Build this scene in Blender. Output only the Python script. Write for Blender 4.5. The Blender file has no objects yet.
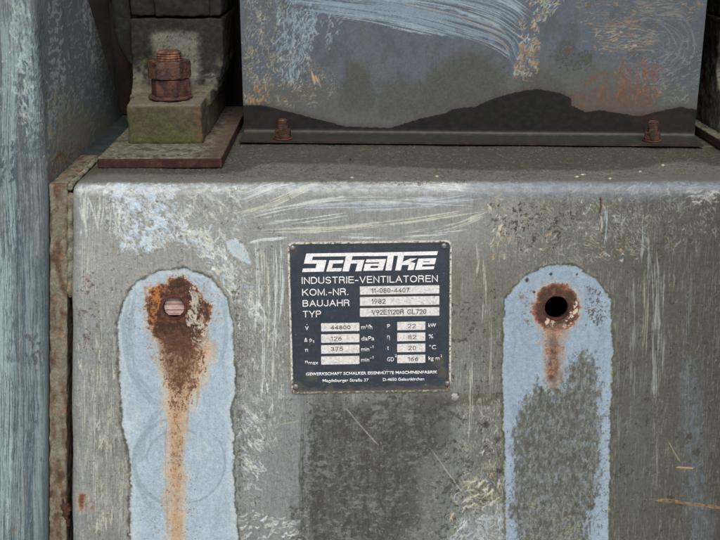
import bpy, bmesh, math, numpy as np
from mathutils import Matrix, Vector

# ------------------------------------------------------------------ camera, light
SC = bpy.context.scene
COL = SC.collection
TH, YW, F, D = math.radians(18.1), math.radians(-0.78), 1100.0, 1100.0
def _rx(a): return np.array([[1, 0, 0], [0, math.cos(a), -math.sin(a)], [0, math.sin(a), math.cos(a)]])
def _rz(a): return np.array([[math.cos(a), -math.sin(a), 0], [math.sin(a), math.cos(a), 0], [0, 0, 1]])
RC = _rz(YW) @ _rx(math.pi / 2 - TH)
CP = RC @ np.array([0, 0, D])
cam = bpy.data.cameras.new('camera')
cam.sensor_width = 36; cam.lens = 36 * F / 720
cam.clip_start = 0.05; cam.clip_end = 200
co = bpy.data.objects.new('camera', cam); COL.objects.link(co)
co.location = Vector(CP) * 0.001
co.rotation_euler = (math.pi / 2 - TH, 0, YW)
SC.camera = co

SUN_EL, SUN_AZ = math.radians(48), math.radians(4)      # azimuth: from behind the camera, to its left
w = bpy.data.worlds.new('World'); SC.world = w; w.use_nodes = True
nt = w.node_tree; bg = nt.nodes['Background']
sky = nt.nodes.new('ShaderNodeTexSky'); sky.sky_type = 'NISHITA'; sky.sun_disc = False
sky.sun_elevation = SUN_EL
sky.air_density = 0.8; sky.dust_density = 4.5; sky.ozone_density = 1.0
sd = Vector((math.sin(SUN_AZ) * math.cos(SUN_EL), -math.cos(SUN_AZ) * math.cos(SUN_EL), math.sin(SUN_EL)))
sky.sun_rotation = math.atan2(sd.x, sd.y)
nt.links.new(sky.outputs[0], bg.inputs[0]); bg.inputs[1].default_value = 0.15
sl = bpy.data.lights.new('sun', 'SUN'); sl.energy = 1.35; sl.angle = math.radians(26); sl.color = (1.0, .99, .935)
so = bpy.data.objects.new('sun', sl); COL.objects.link(so)
so.rotation_euler = (-sd).to_track_quat('-Z', 'Y').to_euler()
SC.view_settings.view_transform = 'Standard'; SC.view_settings.look = 'None'
SC.view_settings.exposure = 0.2; SC.view_settings.gamma = 1.0
SC.render.engine = 'CYCLES'; SC.cycles.max_bounces = 6

# ------------------------------------------------------------------ geometry of the place (millimetres)
LEAN = math.radians(5)                 # the front of the base leans back
ZT = 86.4                              # top of the base
def ray(px, py): return RC @ np.array([(px - 360) / F, -(py - 270) / F, -1])
def hit(px, py, p0, n):
    d = ray(px, py); p0 = np.array(p0, float); n = np.array(n, float)
    return CP + d * (np.dot(p0 - CP, n) / np.dot(d, n))
NF = np.array([0, -math.cos(LEAN), math.sin(LEAN)])      # outward normal of the front
def on_front(px, py): return hit(px, py, (0, 0, 0), NF)
def on_z(px, py, z): return hit(px, py, (0, 0, z), (0, 0, 1))
def on_x(px, py, x): return hit(px, py, (x, 0, 0), (1, 0, 0))

# ------------------------------------------------------------------ noise
def _perm(seed):
    r = np.random.RandomState(seed); return r.permutation(256).astype(np.int32)
def perlin(x, y, seed=0):
    p = _perm(seed); a = np.arange(256) / 256 * 2 * np.pi; g = np.stack([np.cos(a), np.sin(a)], -1)
    xi = np.floor(x).astype(np.int64); yi = np.floor(y).astype(np.int64); xf = x - xi; yf = y - yi
    u = xf * xf * xf * (xf * (xf * 6 - 15) + 10); v = yf * yf * yf * (yf * (yf * 6 - 15) + 10)
    def gr(ix, iy, dx, dy):
        h = p[(p[ix & 255] + iy) & 255]; q = g[h]; return q[..., 0] * dx + q[..., 1] * dy
    a0 = gr(xi, yi, xf, yf); a1 = gr(xi + 1, yi, xf - 1, yf); b0 = gr(xi, yi + 1, xf, yf - 1); b1 = gr(xi + 1, yi + 1, xf - 1, yf - 1)
    return ((a0 + u * (a1 - a0)) * (1 - v) + (b0 + u * (b1 - b0)) * v) * 1.5
def fbm(x, y, octv=4, seed=0, gain=.5):
    s = 0; a = 1; t = 0
    for k in range(octv):
        s = s + a * perlin(x * 2 ** k + 17.3 * k, y * 2 ** k - 9.1 * k, seed + k); t += a; a *= gain
    return s / t * 1.4
def perlin3(P, seed=0):
    p = _perm(seed); r = np.random.RandomState(seed + 99); g = r.normal(size=(256, 3)); g /= np.linalg.norm(g, axis=1)[:, None]
    i = np.floor(P).astype(np.int64); f = P - i; w_ = f * f * f * (f * (f * 6 - 15) + 10); out = 0
    for dx in (0, 1):
        for dy in (0, 1):
            for dz in (0, 1):
                h = p[(p[(p[(i[:, 0] + dx) & 255] + i[:, 1] + dy) & 255] + i[:, 2] + dz) & 255]
                d = (g[h] * (f - np.array([dx, dy, dz]))).sum(1)
                wt = (w_[:, 0] if dx else 1 - w_[:, 0]) * (w_[:, 1] if dy else 1 - w_[:, 1]) * (w_[:, 2] if dz else 1 - w_[:, 2])
                out = out + d * wt
    return out * 1.5
def fbm3(P, octv=4, seed=0, gain=.5):
    s = 0; a = 1; t = 0
    for k in range(octv): s = s + a * perlin3(P * 2 ** k + 7.7 * k, seed + k); t += a; a *= gain
    return s / t * 1.4
def ss(a, b, x): t = np.clip((x - a) / (b - a), 0, 1); return t * t * (3 - 2 * t)
def lin(c):
    c = np.asarray(c, float) / 255; return np.where(c <= .04045, c / 12.92, ((c + .055) / 1.055) ** 2.4)
def lrgba(c): return tuple(lin(c)) + (1,)
def mixc(a, b, m): return np.asarray(a, float) * (1 - m[..., None]) + np.asarray(b, float) * m[..., None]
def catmull(P, n=10):
    P = np.asarray(P, float)
    if len(P) < 3: return np.array([P[0] + (P[-1] - P[0]) * t for t in np.linspace(0, 1, n)])
    Q = np.vstack([2 * P[0] - P[1], P, 2 * P[-1] - P[-2]]); out = []
    for i in range(1, len(Q) - 2):
        for t in np.arange(n) / n:
            a, b, c, d = Q[i - 1], Q[i], Q[i + 1], Q[i + 2]
            out.append(.5 * (2 * b + (c - a) * t + (2 * a - 5 * b + 4 * c - d) * t * t + (3 * b - a - 3 * c + d) * t ** 3))
    out.append(P[-1]); return np.array(out)

# ------------------------------------------------------------------ painted sheets
class Sheet:
    """a fine grid (u, v in mm on the surface) with colour, roughness and relief per vertex"""
    def __init__(s, U, V, q, base, rough=.6, seed=1):
        s.U, s.V, s.q = np.asarray(U, float), np.asarray(V, float), q
        s.uu, s.vv = np.meshgrid(s.U, s.V); s.C = np.ones(s.uu.shape + (3,)) * np.array(base, float)
        s.H = np.zeros(s.uu.shape); s.R = np.full(s.uu.shape, rough); s.rng = np.random.RandomState(seed)
    def n(s, fx, fy=None, o=4, seed=0, gain=.5): return fbm(s.uu / fx, s.vv / (fy or fx), o, seed, gain)
    def lay(s, m, c, h=0, rough=None, sl=None):
        sl = sl or (slice(None), slice(None)); m = np.clip(m, 0, 1)
        s.C[sl] = mixc(s.C[sl], c, m)
        if h: s.H[sl] += m * h
        if rough is not None: s.R[sl] = s.R[sl] * (1 - m) + rough * m
    def box(s, u0, u1, v0, v1):
        return (slice(*np.searchsorted(s.V, [v0, v1])), slice(*np.searchsorted(s.U, [u0, u1])))
    def pts(s, P, px=True): return np.array([s.q(*p) for p in P]) if px else np.array(P, float)
    def sdf(s, P, pad=20, px=True, spline=0):
        Q = s.pts(P, px)
        if spline: Q = catmull(np.vstack([Q, Q[:1]]), spline)[:-1]
        sl = s.box(Q[:, 0].min() - pad, Q[:, 0].max() + pad, Q[:, 1].min() - pad, Q[:, 1].max() + pad)
        X, Y = s.uu[sl], s.vv[sl]; d = np.full(X.shape, 1e9); ins = np.zeros(X.shape, bool)
        for a, b in zip(Q, np.roll(Q, -1, 0)):
            e = b - a; L = max(e @ e, 1e-9); t = np.clip(((X - a[0]) * e[0] + (Y - a[1]) * e[1]) / L, 0, 1)
            d = np.minimum(d, (X - a[0] - t * e[0]) ** 2 + (Y - a[1] - t * e[1]) ** 2)
            c = (a[1] > Y) != (b[1] > Y)
            if abs(e[1]) > 1e-9: ins ^= c & (X < e[0] * (Y - a[1]) / e[1] + a[0])
        return np.where(ins, np.sqrt(d), -np.sqrt(d)), sl
    def nz(s, sl, fx, fy=None, o=3, seed=0): return fbm(s.uu[sl] / fx, s.vv[sl] / (fy or fx), o, seed)
    def poly(s, P, soft=1.5, wob=2, wf=8, seed=0, spline=0):
        d, sl = s.sdf(P, spline=spline, pad=soft * 2 + wob * 2)
        return ss(-soft, soft, d + wob * s.nz(sl, wf, o=4, seed=seed)), sl
    def brush(s, P, wd, c, op=1, fr=1.2, dry=0.0, run=40, seed=None, h=.12, fade=.15, soft=.22, px=True):
        """bristle streaks along a path"""
        seed = s.rng.randint(9999) if seed is None else seed
        Q = catmull(s.pts(P, px), 8)
        sl = s.box(Q[:, 0].min() - wd, Q[:, 0].max() + wd, Q[:, 1].min() - wd, Q[:, 1].max() + wd)
        X, Y = s.uu[sl], s.vv[sl]
        if X.size == 0: return
        best = np.full(X.shape, 1e9); T = np.zeros(X.shape); S = np.zeros(X.shape); acc = 0
        tot = np.linalg.norm(np.diff(Q, axis=0), axis=1).sum()
        for a, b in zip(Q[:-1], Q[1:]):
            e = b - a; L = np.linalg.norm(e) + 1e-9; e = e / L
            t = (X - a[0]) * e[0] + (Y - a[1]) * e[1]; tc = np.clip(t, 0, L)
            dd = (X - a[0] - tc * e[0]) ** 2 + (Y - a[1] - tc * e[1]) ** 2; m = dd < best
            best = np.where(m, dd, best); S = np.where(m, acc + tc, S)
            T = np.where(m, (X - a[0]) * -e[1] + (Y - a[1]) * e[0], T); acc += L
        fr = max(fr, 1.15); f2_ = max(fr * .5, 1.05)
        edge = 1 - ss(.7, 1.0, np.sqrt(best) / (wd / 2) + .25 * perlin(S / 9, T * 0 + 3.3, seed))
        nn = .62 * perlin(S / run, T / fr, seed) + .38 * perlin(S / (run * .7), T / f2_, seed + 1) + .10 * perlin(S / 5, T / fr, seed + 4) + .25 * perlin(S / (run * .7), T / (fr * 4), seed + 2)
        f = np.minimum(S, tot - S) / (tot * fade + 1e-6); thr = dry + .5 * (1 - np.clip(f, 0, 1))
        m = ss(thr - soft, thr + soft, nn + .12) * edge * op
        s.lay(m, c, h=h, sl=sl)
    def dabs(s, P, n, L, W, cols, ang=0, jit=.5, curve=.3, op=.9, px=True, wfn=None, h=.12):
        """many small curved flecks inside a polygon (or round a point with spread)"""
        r = s.rng; Q = s.pts(P, px); lo, hi = Q.min(0), Q.max(0); cols = [np.array(c, float) for c in cols]
        k = 0; tries = 0
        def inside(x, y):
            c = False
            for a, b in zip(Q, np.roll(Q, -1, 0)):
                if (a[1] > y) != (b[1] > y) and x < (b[0] - a[0]) * (y - a[1]) / (b[1] - a[1]) + a[0]: c = not c
            return c
        while k < n and tries < n * 12:
            tries += 1; x, y = lo + r.rand(2) * (hi - lo)
            if not inside(x, y): continue
            if fbm(np.array([x / 14.]), np.array([y / 14.]), 2, 77)[0] + .5 * r.rand() < .05: continue
            k += 1; l = L * (.35 + 1.1 * r.rand() ** 1.5); wd = max(.4, W * .8 * (.5 + r.rand()))
            a = (ang(x, y) if callable(ang) else ang) + r.normal() * jit; ca, sa = math.cos(a), math.sin(a); cv = r.normal() * curve * .35 / l
            sl = s.box(x - l - 2, x + l + 2, y - l - 2, y + l + 2); X, Y = s.uu[sl] - x, s.vv[sl] - y
            if X.size == 0: continue
            xr = X * ca + Y * sa; yr = -X * sa + Y * ca - cv * xr * xr
            wl = wd * np.sqrt(np.clip(1 - (xr / l) ** 2, 0, 1)) * (1 + .35 * np.sin(xr * 1.3 + k) + .25 * np.sin(xr * 3.1 + 2 * k))
            m = ss(-.45, .45, wl - np.abs(yr)) * (np.abs(xr) < l)
            c = cols[r.randint(len(cols))] * (.92 + .16 * r.rand()); s.lay(m * op * (.55 + .45 * r.rand()), c, h=h, sl=sl)
    def smear(s, P, ang, fl, fw, c, thr=.1, soft=.1, op=.9, edge=10, seed=7, warp=1.2, h=.22, wf=16):
        """directional flakes of half-worn paint"""
        d, sl = s.sdf(P, spline=4, pad=edge); X, Y = s.uu[sl], s.vv[sl]
        A = ang + .7 * perlin(X / 30., Y / 30., seed + 3); wx = warp * perlin(X / wf, Y / wf, seed + 1) * 4; wy = warp * perlin(X / wf + 9, Y / wf, seed + 2) * 4
        ca, sa = math.cos(ang), math.sin(ang); xr = (X + wx) * ca + (Y + wy) * sa; yr = -(X + wx) * sa + (Y + wy) * ca
        f = fbm(xr / fl, yr / fw, 4, seed, .6) + .45 * fbm(X / 14, Y / 14, 3, seed + 4)
        reg = ss(-edge, edge, d + .6 * edge * s.nz(sl, edge * 1.6, seed=seed + 5)); m = ss(thr - soft, thr + soft, f - (1 - reg) * 1.3)
        cc = mixc(np.ones(X.shape + (3,)) * np.array(c, float), np.array(c, float) * .84, ss(-.2, .5, fbm(X / 5, Y / 5, 3, seed + 6)))
        s.lay(m * op, cc, h=h, sl=sl)
    def specks(s, P, c, f=2.2, thr=.35, soft=.12, op=1, seed=3, edge=12, h=0, o=3, fy=None, rough=None, spline=4):
        d, sl = s.sdf(P, spline=spline, pad=edge); reg = ss(-edge, edge, d + .5 * edge * s.nz(sl, edge * 2, seed=seed + 5))
        m = ss(thr - soft, thr + soft, fbm(s.uu[sl] / (f * 1.7), s.vv[sl] / ((fy or f) * 1.7), 4, seed, .75) * 1.1 + .5 * s.nz(sl, f * 6, seed=seed + 1) - (1 - reg) * 1.2)
        s.lay(m * op, c, h=h, sl=sl, rough=rough)
    def wash(s, P, c, op=.6, edge=15, f=20, seed=9, fy=None):
        d, sl = s.sdf(P, spline=4, pad=edge); m = ss(-edge, edge, d + .8 * edge * s.nz(sl, f, fy, o=4, seed=seed)); s.lay(m * op, c, sl=sl)
    def mesh(s, name, pos, nrm, mat, parent=None, keep=None, move=None):
        P = pos(s.uu, s.vv); N = nrm(s.uu, s.vv); P = P + N * s.H[..., None]
        if move is not None: P = move(P)
        nv, nu = s.uu.shape; idx = np.arange(nv * nu).reshape(nv, nu)
        Fq = np.stack([idx[:-1, :-1], idx[:-1, 1:], idx[1:, 1:], idx[1:, :-1]], -1).reshape(-1, 4)
        if keep is not None:
            k = keep(s.uu, s.vv).ravel(); Fq = Fq[k[Fq].any(1)]
        used = np.zeros(nv * nu, bool); used[Fq] = True; rem = np.cumsum(used) - 1
        return mkmesh(name, P.reshape(-1, 3)[used], rem[Fq], mat, parent, s.C.reshape(-1, 3)[used], s.R.ravel()[used])

def mkmesh(name, V, Fq, mat, parent=None, C=None, R=None, smooth=True):
    me = bpy.data.meshes.new(name); V = np.asarray(V) * .001; Fq = np.asarray(Fq); k = Fq.shape[1]
    me.vertices.add(len(V)); me.vertices.foreach_set('co', V.ravel().astype(np.float32))
    me.loops.add(Fq.size); me.loops.foreach_set('vertex_index', Fq.ravel().astype(np.int32))
    me.polygons.add(len(Fq)); me.polygons.foreach_set('loop_start', (np.arange(len(Fq)) * k).astype(np.int32))
    me.update(calc_edges=True); me.validate()
    me.polygons.foreach_set('use_smooth', np.full(len(me.polygons), smooth))
    if C is not None: setcol(me, C, R)
    me.materials.append(mat); o = bpy.data.objects.new(name, me); COL.objects.link(o)
    if parent: o.parent = parent
    return o
GREEN = np.array([.975, 1.0, .995])      # tint on all vertex tones, offsetting the violet of the sky light
def setcol(me, C, R=None):
    n = len(me.vertices); a = me.attributes.new('tone', 'FLOAT_COLOR', 'POINT')
    a.data.foreach_set('color', np.concatenate([lin(np.clip(C * GREEN, 0, 255)), np.ones((n, 1))], 1).astype(np.float32).ravel())
    b = me.attributes.new('coarse', 'FLOAT', 'POINT'); b.data.foreach_set('value', np.asarray(R if R is not None else np.full(n, .7)).astype(np.float32).ravel())

# ------------------------------------------------------------------ materials
def base_mat(name):
    m = bpy.data.materials.new(name); m.use_nodes = True; return m, m.node_tree, m.node_tree.nodes['Principled BSDF']
def _noise(t, scale, detail=4, rough=.6, vec=None):
    n = t.nodes.new('ShaderNodeTexNoise'); n.inputs['Scale'].default_value = scale; n.inputs['Detail'].default_value = detail
    n.inputs['Roughness'].default_value = rough
    if vec: t.links.new(vec, n.inputs['Vector'])
    return n.outputs['Fac']
def _ramp(t, fac, stops):
    r = t.nodes.new('ShaderNodeValToRGB'); t.links.new(fac, r.inputs[0]); e = r.color_ramp.elements
    while len(e) < len(stops): e.new(.5)
    for el, (p, c) in zip(e, stops): el.position = p; el.color = c if len(c) == 4 else tuple(c) + (1,)
    return r.outputs[0]
def _mul(t, a, b, typ='MULTIPLY', f=1):
    m = t.nodes.new('ShaderNodeMix'); m.data_type = 'RGBA'; m.blend_type = typ; m.inputs[0].default_value = f
    t.links.new(a, m.inputs[6]); t.links.new(b, m.inputs[7]); return m.outputs[2]
def _bump(t, fac, dist, strength=1, prev=None):
    b = t.nodes.new('ShaderNodeBump'); b.inputs['Distance'].default_value = dist; b.inputs['Strength'].default_value = strength
    t.links.new(fac, b.inputs['Height'])
    if prev: t.links.new(prev, b.inputs['Normal'])
    return b.outputs[0]
def coord(t): return t.nodes.new('ShaderNodeTexCoord').outputs['Object']
def tone_mat(name, grain=.18, bump=.00012, f1=900, f2=240, spec=.4, metal=0):
    """weathered surface: colour and roughness fields of the mesh, broken up by procedural grain and relief"""
    m, t, p = base_mat(name); c = coord(t)
    a = t.nodes.new('ShaderNodeAttribute'); a.attribute_name = 'tone'; r = t.nodes.new('ShaderNodeAttribute'); r.attribute_name = 'coarse'
    g1 = _noise(t, f1, 5, .7, c); g2 = _noise(t, f2, 4, .6, c)
    r1 = _ramp(t, g1, [(.25, (1 - grain * 1.6,) * 3), (.75, (1 + grain,) * 3)]); r2 = _ramp(t, g2, [(.3, (1 - grain * .8,) * 3), (.7, (1 + grain * .5,) * 3)])
    t.links.new(_mul(t, _mul(t, a.outputs['Color'], r1), r2), p.inputs['Base Color'])
    ma = t.nodes.new('ShaderNodeMath'); ma.operation = 'MULTIPLY_ADD'; ma.use_clamp = True
    t.links.new(g2, ma.inputs[0]); ma.inputs[1].default_value = .3; ad = t.nodes.new('ShaderNodeMath'); ad.operation = 'SUBTRACT'
    t.links.new(r.outputs['Fac'], ad.inputs[0]); ad.inputs[1].default_value = .15; t.links.new(ad.outputs[0], ma.inputs[2])
    t.links.new(ma.outputs[0], p.inputs['Roughness'])
    t.links.new(_bump(t, g1, bump, .7, _bump(t, g2, bump * 2, .6)), p.inputs['Normal'])
    p.inputs['Specular IOR Level'].default_value = spec; p.inputs['Metallic'].default_value = metal
    return m
def patch_mat(name, cols, scale=60, rough=.75, bump=.0002, f1=700, spec=.3, metal=0):
    """fully procedural: three colours mixed by noise"""
    m, t, p = base_mat(name); c = coord(t); n = _noise(t, scale, 6, .65, c)
    k = len(cols); st = [(.32 + .36 * i / max(1, k - 1), tuple(lin(x))) for i, x in enumerate(cols)]
    g = _noise(t, f1, 4, .7, c); gr = _ramp(t, g, [(.3, (.78,) * 3), (.7, (1.15,) * 3)])
    t.links.new(_mul(t, _ramp(t, n, st), gr), p.inputs['Base Color']); p.inputs['Roughness'].default_value = rough
    p.inputs['Specular IOR Level'].default_value = spec; p.inputs['Metallic'].default_value = metal
    t.links.new(_bump(t, g, bump, .7, _bump(t, n, bump * 4, .5)), p.inputs['Normal']); return m
M = {
 'casing': tone_mat('weathered_grey_paint', .2, .00014, 1100, 260, spec=.3),
 'slate': tone_mat('slate_paint', .15, .00008, 1100, 300, spec=.2),
 'cast': tone_mat('rough_cast', .28, .0004, 500, 140, spec=.25),
 'rust': tone_mat('pitted_rust', .3, .0004, 600, 160, spec=.25),
 'plate': tone_mat('printed_plate', .10, .00003, 1500, 400, spec=.5),
 'darkrust': patch_mat('dark_rusty_steel', [(42, 24, 20), (70, 40, 32), (92, 58, 44)], 70),
 'black': patch_mat('shade_black_steel', [(16, 13, 12), (26, 22, 19), (34, 28, 24)], 30, .9),  # near-black colour standing in for shade in the gaps behind
 'pipe': patch_mat('brown_rusted_pipe', [(26, 17, 14), (42, 29, 24), (62, 45, 36)], 28, .8),
 'flangeedge': patch_mat('grimy_dark_steel', [(30, 25, 22), (48, 38, 33), (66, 54, 46)], 60),
 'bluegap': patch_mat('old_blue_grey_paint', [(34, 38, 42), (46, 52, 56), (62, 66, 66)], 50, .8),
 'greenblack': patch_mat('algae_dark_metal', [(24, 24, 20), (36, 38, 28), (48, 54, 36)], 60, .85),
 'alu': patch_mat('bare_plate_edge', [(150, 146, 136), (186, 184, 176), (205, 203, 197)], 300, .5),
 'white': patch_mat('printed_white', [(194, 196, 198), (218, 220, 221), (226, 228, 228)], 330, .55, .00003),
 'field': patch_mat('blank_metal_field', [(158, 158, 154), (200, 201, 200), (212, 213, 213)], 420, .5, .00003),
 'print': patch_mat('punched_characters', [(54, 52, 50), (78, 76, 72), (120, 116, 110)], 900, .7, .00002),
 'rivet': patch_mat('dull_rivet', [(70, 66, 68), (110, 106, 110), (130, 128, 132)], 260, .38, .00006, spec=.6, metal=.3),
 'slat': patch_mat('pink_primer', [(150, 128, 124), (172, 148, 144), (186, 164, 156)], 200, .7, .00005),
 'conc': patch_mat('concrete', [(92, 90, 84), (112, 110, 102), (130, 127, 118)], 6, .9, .001),
}

# ------------------------------------------------------------------ object helpers
def tag(o, label=None, cat=None, group=None, kind=None):
    if label: o['label'] = label
    if cat: o['category'] = cat
    if group: o['group'] = group
    if kind: o['kind'] = kind
    return o
def thing(name, loc, label, cat, group=None, rz=0):
    o = bpy.data.objects.new(name, None); COL.objects.link(o); o.location = Vector(loc) * .001; o.rotation_euler.z = rz
    o.empty_display_size = .02
    return tag(o, label, cat, group)
def under(o, par):
    """parent o (built in world millimetres) under par without moving it"""
    bpy.context.view_layer.update(); o.parent = par; o.matrix_parent_inverse = par.matrix_world.inverted(); return o
def bm_obj(name, bm, mat, parent=None, smooth=False, bevel=0, seg=2):
    if bevel: bmesh.ops.bevel(bm, geom=[e for e in bm.edges if e.calc_face_angle(0) > .5], offset=bevel, segments=seg, affect='EDGES', profile=.5)
    bmesh.ops.recalc_face_normals(bm, faces=bm.faces); bmesh.ops.scale(bm, vec=(.001,) * 3, verts=bm.verts)
    me = bpy.data.meshes.new(name); bm.to_mesh(me); bm.free()
    me.polygons.foreach_set('use_smooth', [smooth] * len(me.polygons)); me.materials.append(mat)
    o = bpy.data.objects.new(name, me); COL.objects.link(o)
    if parent: o.parent = parent
    return o
def box(bm, x0, x1, y0, y1, z0, z1):
    v = [bm.verts.new((x, y, z)) for x in (x0, x1) for y in (y0, y1) for z in (z0, z1)]
    for f in ((0, 1, 3, 2), (4, 6, 7, 5), (0, 4, 5, 1), (2, 3, 7, 6), (0, 2, 6, 4), (1, 5, 7, 3)): bm.faces.new([v[i] for i in f])
    return v
def hexa(bm, P):
    v = [bm.verts.new(p) for p in P]
    for f in ((0, 1, 3, 2), (4, 6, 7, 5), (0, 4, 5, 1), (2, 3, 7, 6), (0, 2, 6, 4), (1, 5, 7, 3)): bm.faces.new([v[i] for i in f])
def prism(bm, P, ax, a, b):
    """polygon P extruded from a to b along axis ax"""
    def mk(p, t): q = list(p); q.insert(ax, t); return q
    lo = [bm.verts.new(mk(p, a)) for p in P]; hi = [bm.verts.new(mk(p, b)) for p in P]; n = len(P)
    bm.faces.new(lo); bm.faces.new(hi[::-1])
    for i in range(n): bm.faces.new((lo[i], lo[(i + 1) % n], hi[(i + 1) % n], hi[i]))
def lathe(bm, prof, cx=0, cy=0, n=40, cz=0):
    rings = [[bm.verts.new((cx + r * math.cos(2 * math.pi * k / n), cy + r * math.sin(2 * math.pi * k / n), cz + z)) for k in range(n)] for r, z in prof]
    for a, b in zip(rings[:-1], rings[1:]):
        for k in range(n): bm.faces.new((a[k], a[(k + 1) % n], b[(k + 1) % n], b[k]))
    bm.faces.new(rings[0][::-1]); bm.faces.new(rings[-1])
def fuse(name, bm, mat, paint, parent=None, voxel=1.5, smooth=4, amp=.6, freq=12, seed=5, amp2=.25):
    """one closed skin round the shapes in bm, with worn edges and rough relief"""
    bmesh.ops.recalc_face_normals(bm, faces=bm.faces); me = bpy.data.meshes.new(name); bm.to_mesh(me); bm.free()
    o = bpy.data.objects.new(name, me); COL.objects.link(o)
    md = o.modifiers.new('r', 'REMESH'); md.mode = 'VOXEL'; md.voxel_size = voxel
    if smooth: s_ = o.modifiers.new('s', 'SMOOTH'); s_.factor = .5; s_.iterations = smooth
    dg = bpy.context.evaluated_depsgraph_get(); me2 = bpy.data.meshes.new_from_object(o.evaluated_get(dg)); o.modifiers.clear(); o.data = me2
    bpy.data.meshes.remove(me); me2.name = name
    n = len(me2.vertices); V = np.empty(n * 3, np.float32); me2.vertices.foreach_get('co', V); V = V.reshape(-1, 3).astype(float)
    N = np.empty(n * 3, np.float32); me2.vertex_normals.foreach_get('vector', N); N = N.reshape(-1, 3)
    V2 = V + N * (amp * fbm3(V / freq, 4, seed) + amp2 * fbm3(V / 3., 2, seed + 3))[:, None]
    me2.vertices.foreach_set('co', (V2 * .001).astype(np.float32).ravel())
    C, R = paint(V, N); setcol(me2, C, R); me2.polygons.foreach_set('use_smooth', np.ones(len(me2.polygons), bool))
    me2.materials.clear(); me2.materials.append(mat); me2.update()
    if parent: o.parent = parent
    return o

# ================================================================== the setting
bm = bmesh.new(); box(bm, -30000, 30000, -30000, 30000, -620, -560)
g = bm_obj('ground', bm, M['conc']); g['kind'] = 'structure'

# ================================================================== machine base: casing
Rv = 13.0
zc = ZT - Rv                                           # centre of the top rounding
yc_ = zc * math.tan(LEAN) + Rv / math.cos(LEAN)        # front plane tangent to the arc
vF = (zc * math.cos(LEAN) + yc_ * math.sin(LEAN))      # tangent point along the front
aA = math.pi / 2 - LEAN; LA = Rv * aA
def prof(v):
    v = np.asarray(v, float); th = np.clip((v - vF) / Rv, 0, aA); tb = np.maximum(v - vF - LA, 0); tf = np.minimum(v, vF)
    ang = LEAN + th                                     # normal elevation
    ny, nz = -np.cos(ang), np.sin(ang)
    y = yc_ + Rv * ny + tb; z = zc + Rv * nz
    fy, fz = tf * math.sin(LEAN), tf * math.cos(LEAN)
    y = np.where(v < vF, fy, y); z = np.where(v < vF, fz, z)
    return y, z, ny, nz
def taper(z): return -19.5 * np.clip((81 - z) / 326, 0, 2.0)
XL = -283.5; RCx = 9.0                                  # left end of the casing and its corner radius
def casX(u, z): k = np.clip((u + 200) / (XL + 200), 0, 1.15); return u + k * taper(z)
def cas_pos(u, v):
    y, z, ny, nz = prof(v); phi = np.clip((XL + RCx - u) / RCx, 0, math.pi / 2)
    ins = RCx * (1 - np.cos(phi)); x = np.where(u < XL + RCx, XL + RCx - RCx * np.sin(phi), u)
    return np.stack([casX(x, z), y - ny * ins, z - nz * ins], -1)
def cas_nrm(u, v):
    y, z, ny, nz = prof(v); phi = np.clip((XL + RCx - u) / RCx, 0, math.pi / 2)
    return np.stack([-np.sin(phi), ny * np.cos(phi), nz * np.cos(phi)], -1)
def cas_q(px, py):
    p = on_front(px, py); v = (p[1] * math.sin(LEAN) + p[2] * math.cos(LEAN))
    if v > vF + 6:
        p = on_z(px, py, ZT); v = vF + LA + max(p[1] - yc_, 0)
    x = p[0]; z = min(p[2], ZT)
    if x < -200: t = taper(z) / (XL + 200); x = (x - 200 * t) / (1 + t)       # undo the taper
    return x, v
Ug = np.concatenate([np.arange(XL - 5.5, 392, .58), np.arange(394, 560, 8)])
Vg = np.concatenate([np.arange(-558, -380, 6), np.arange(-378, -299, 1.6), np.arange(-298, vF + LA + 20, .6), np.arange(vF + LA + 21, vF + LA + 320, 1.6), np.arange(vF + LA + 325, vF + LA + 620, 10)])
S = Sheet(Ug, Vg, cas_q, (128, 132, 130), .58, 11)
def P4(x0, y0, x1, y1): return [(x0, y0), (x1, y0), (x1, y1), (x0, y1)]
PALE, BLUE, CREAM, OCH, UMB = (196, 202, 203), (164, 178, 192), (188, 187, 174), (158, 136, 102), (62, 56, 48)
# general tone: old grey paint, olive grime, bluish washes
n1 = S.n(90, 140, 5, 21); n2 = S.n(22, 34, 4, 22); n3 = S.n(5, 7, 4, 23); n4 = S.n(1.7, 2.2, 3, 24)
S.lay(ss(-.5, .6, n1) * .4, (120, 119, 110)); S.lay(ss(0, .5, n2) * .4, (140, 142, 142)); S.lay(ss(.05, .55, -n2 + .3 * n3) * .35, (112, 110, 99))
S.lay(ss(.15, .6, n3) * .35, (148, 147, 140)); S.lay(ss(.2, .55, -n4) * .4, (98, 96, 88)); S.lay(ss(.25, .6, n4) * .35, (164, 162, 154))
S.lay(ss(20, 330, S.uu + 40 * n1 - S.vv * .3) * .9, (72, 72, 64))                   # paint darkened to the right for the light falling off there
S.lay(ss(300, 375, S.uu + 30 * n2) * .5, (58, 51, 48))  # right end darker still, the same painted falloff of light
S.H += 1.1 * S.n(70, 90, 2, 25) + .18 * n3 + .10 * n4
for k_, (fx_, fy_, th_, op_, c_) in enumerate(((1.2, 26, .34, .5, (164, 167, 165)), (1.15, 12, .4, .4, (172, 174, 170)), (1.3, 34, .36, .5, (84, 84, 78)), (2.4, 9, .4, .35, (158, 160, 154)), (1.4, 1.4, .42, .5, (78, 76, 68)))):
    S.lay(ss(th_, th_ + .22, S.n(fx_, fy_, 4, 800 + k_) + .3 * S.n(16, 30, 3, 820 + k_)) * op_ * (1 - .5 * ss(60, 300, S.uu)), c_, h=.06)
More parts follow.
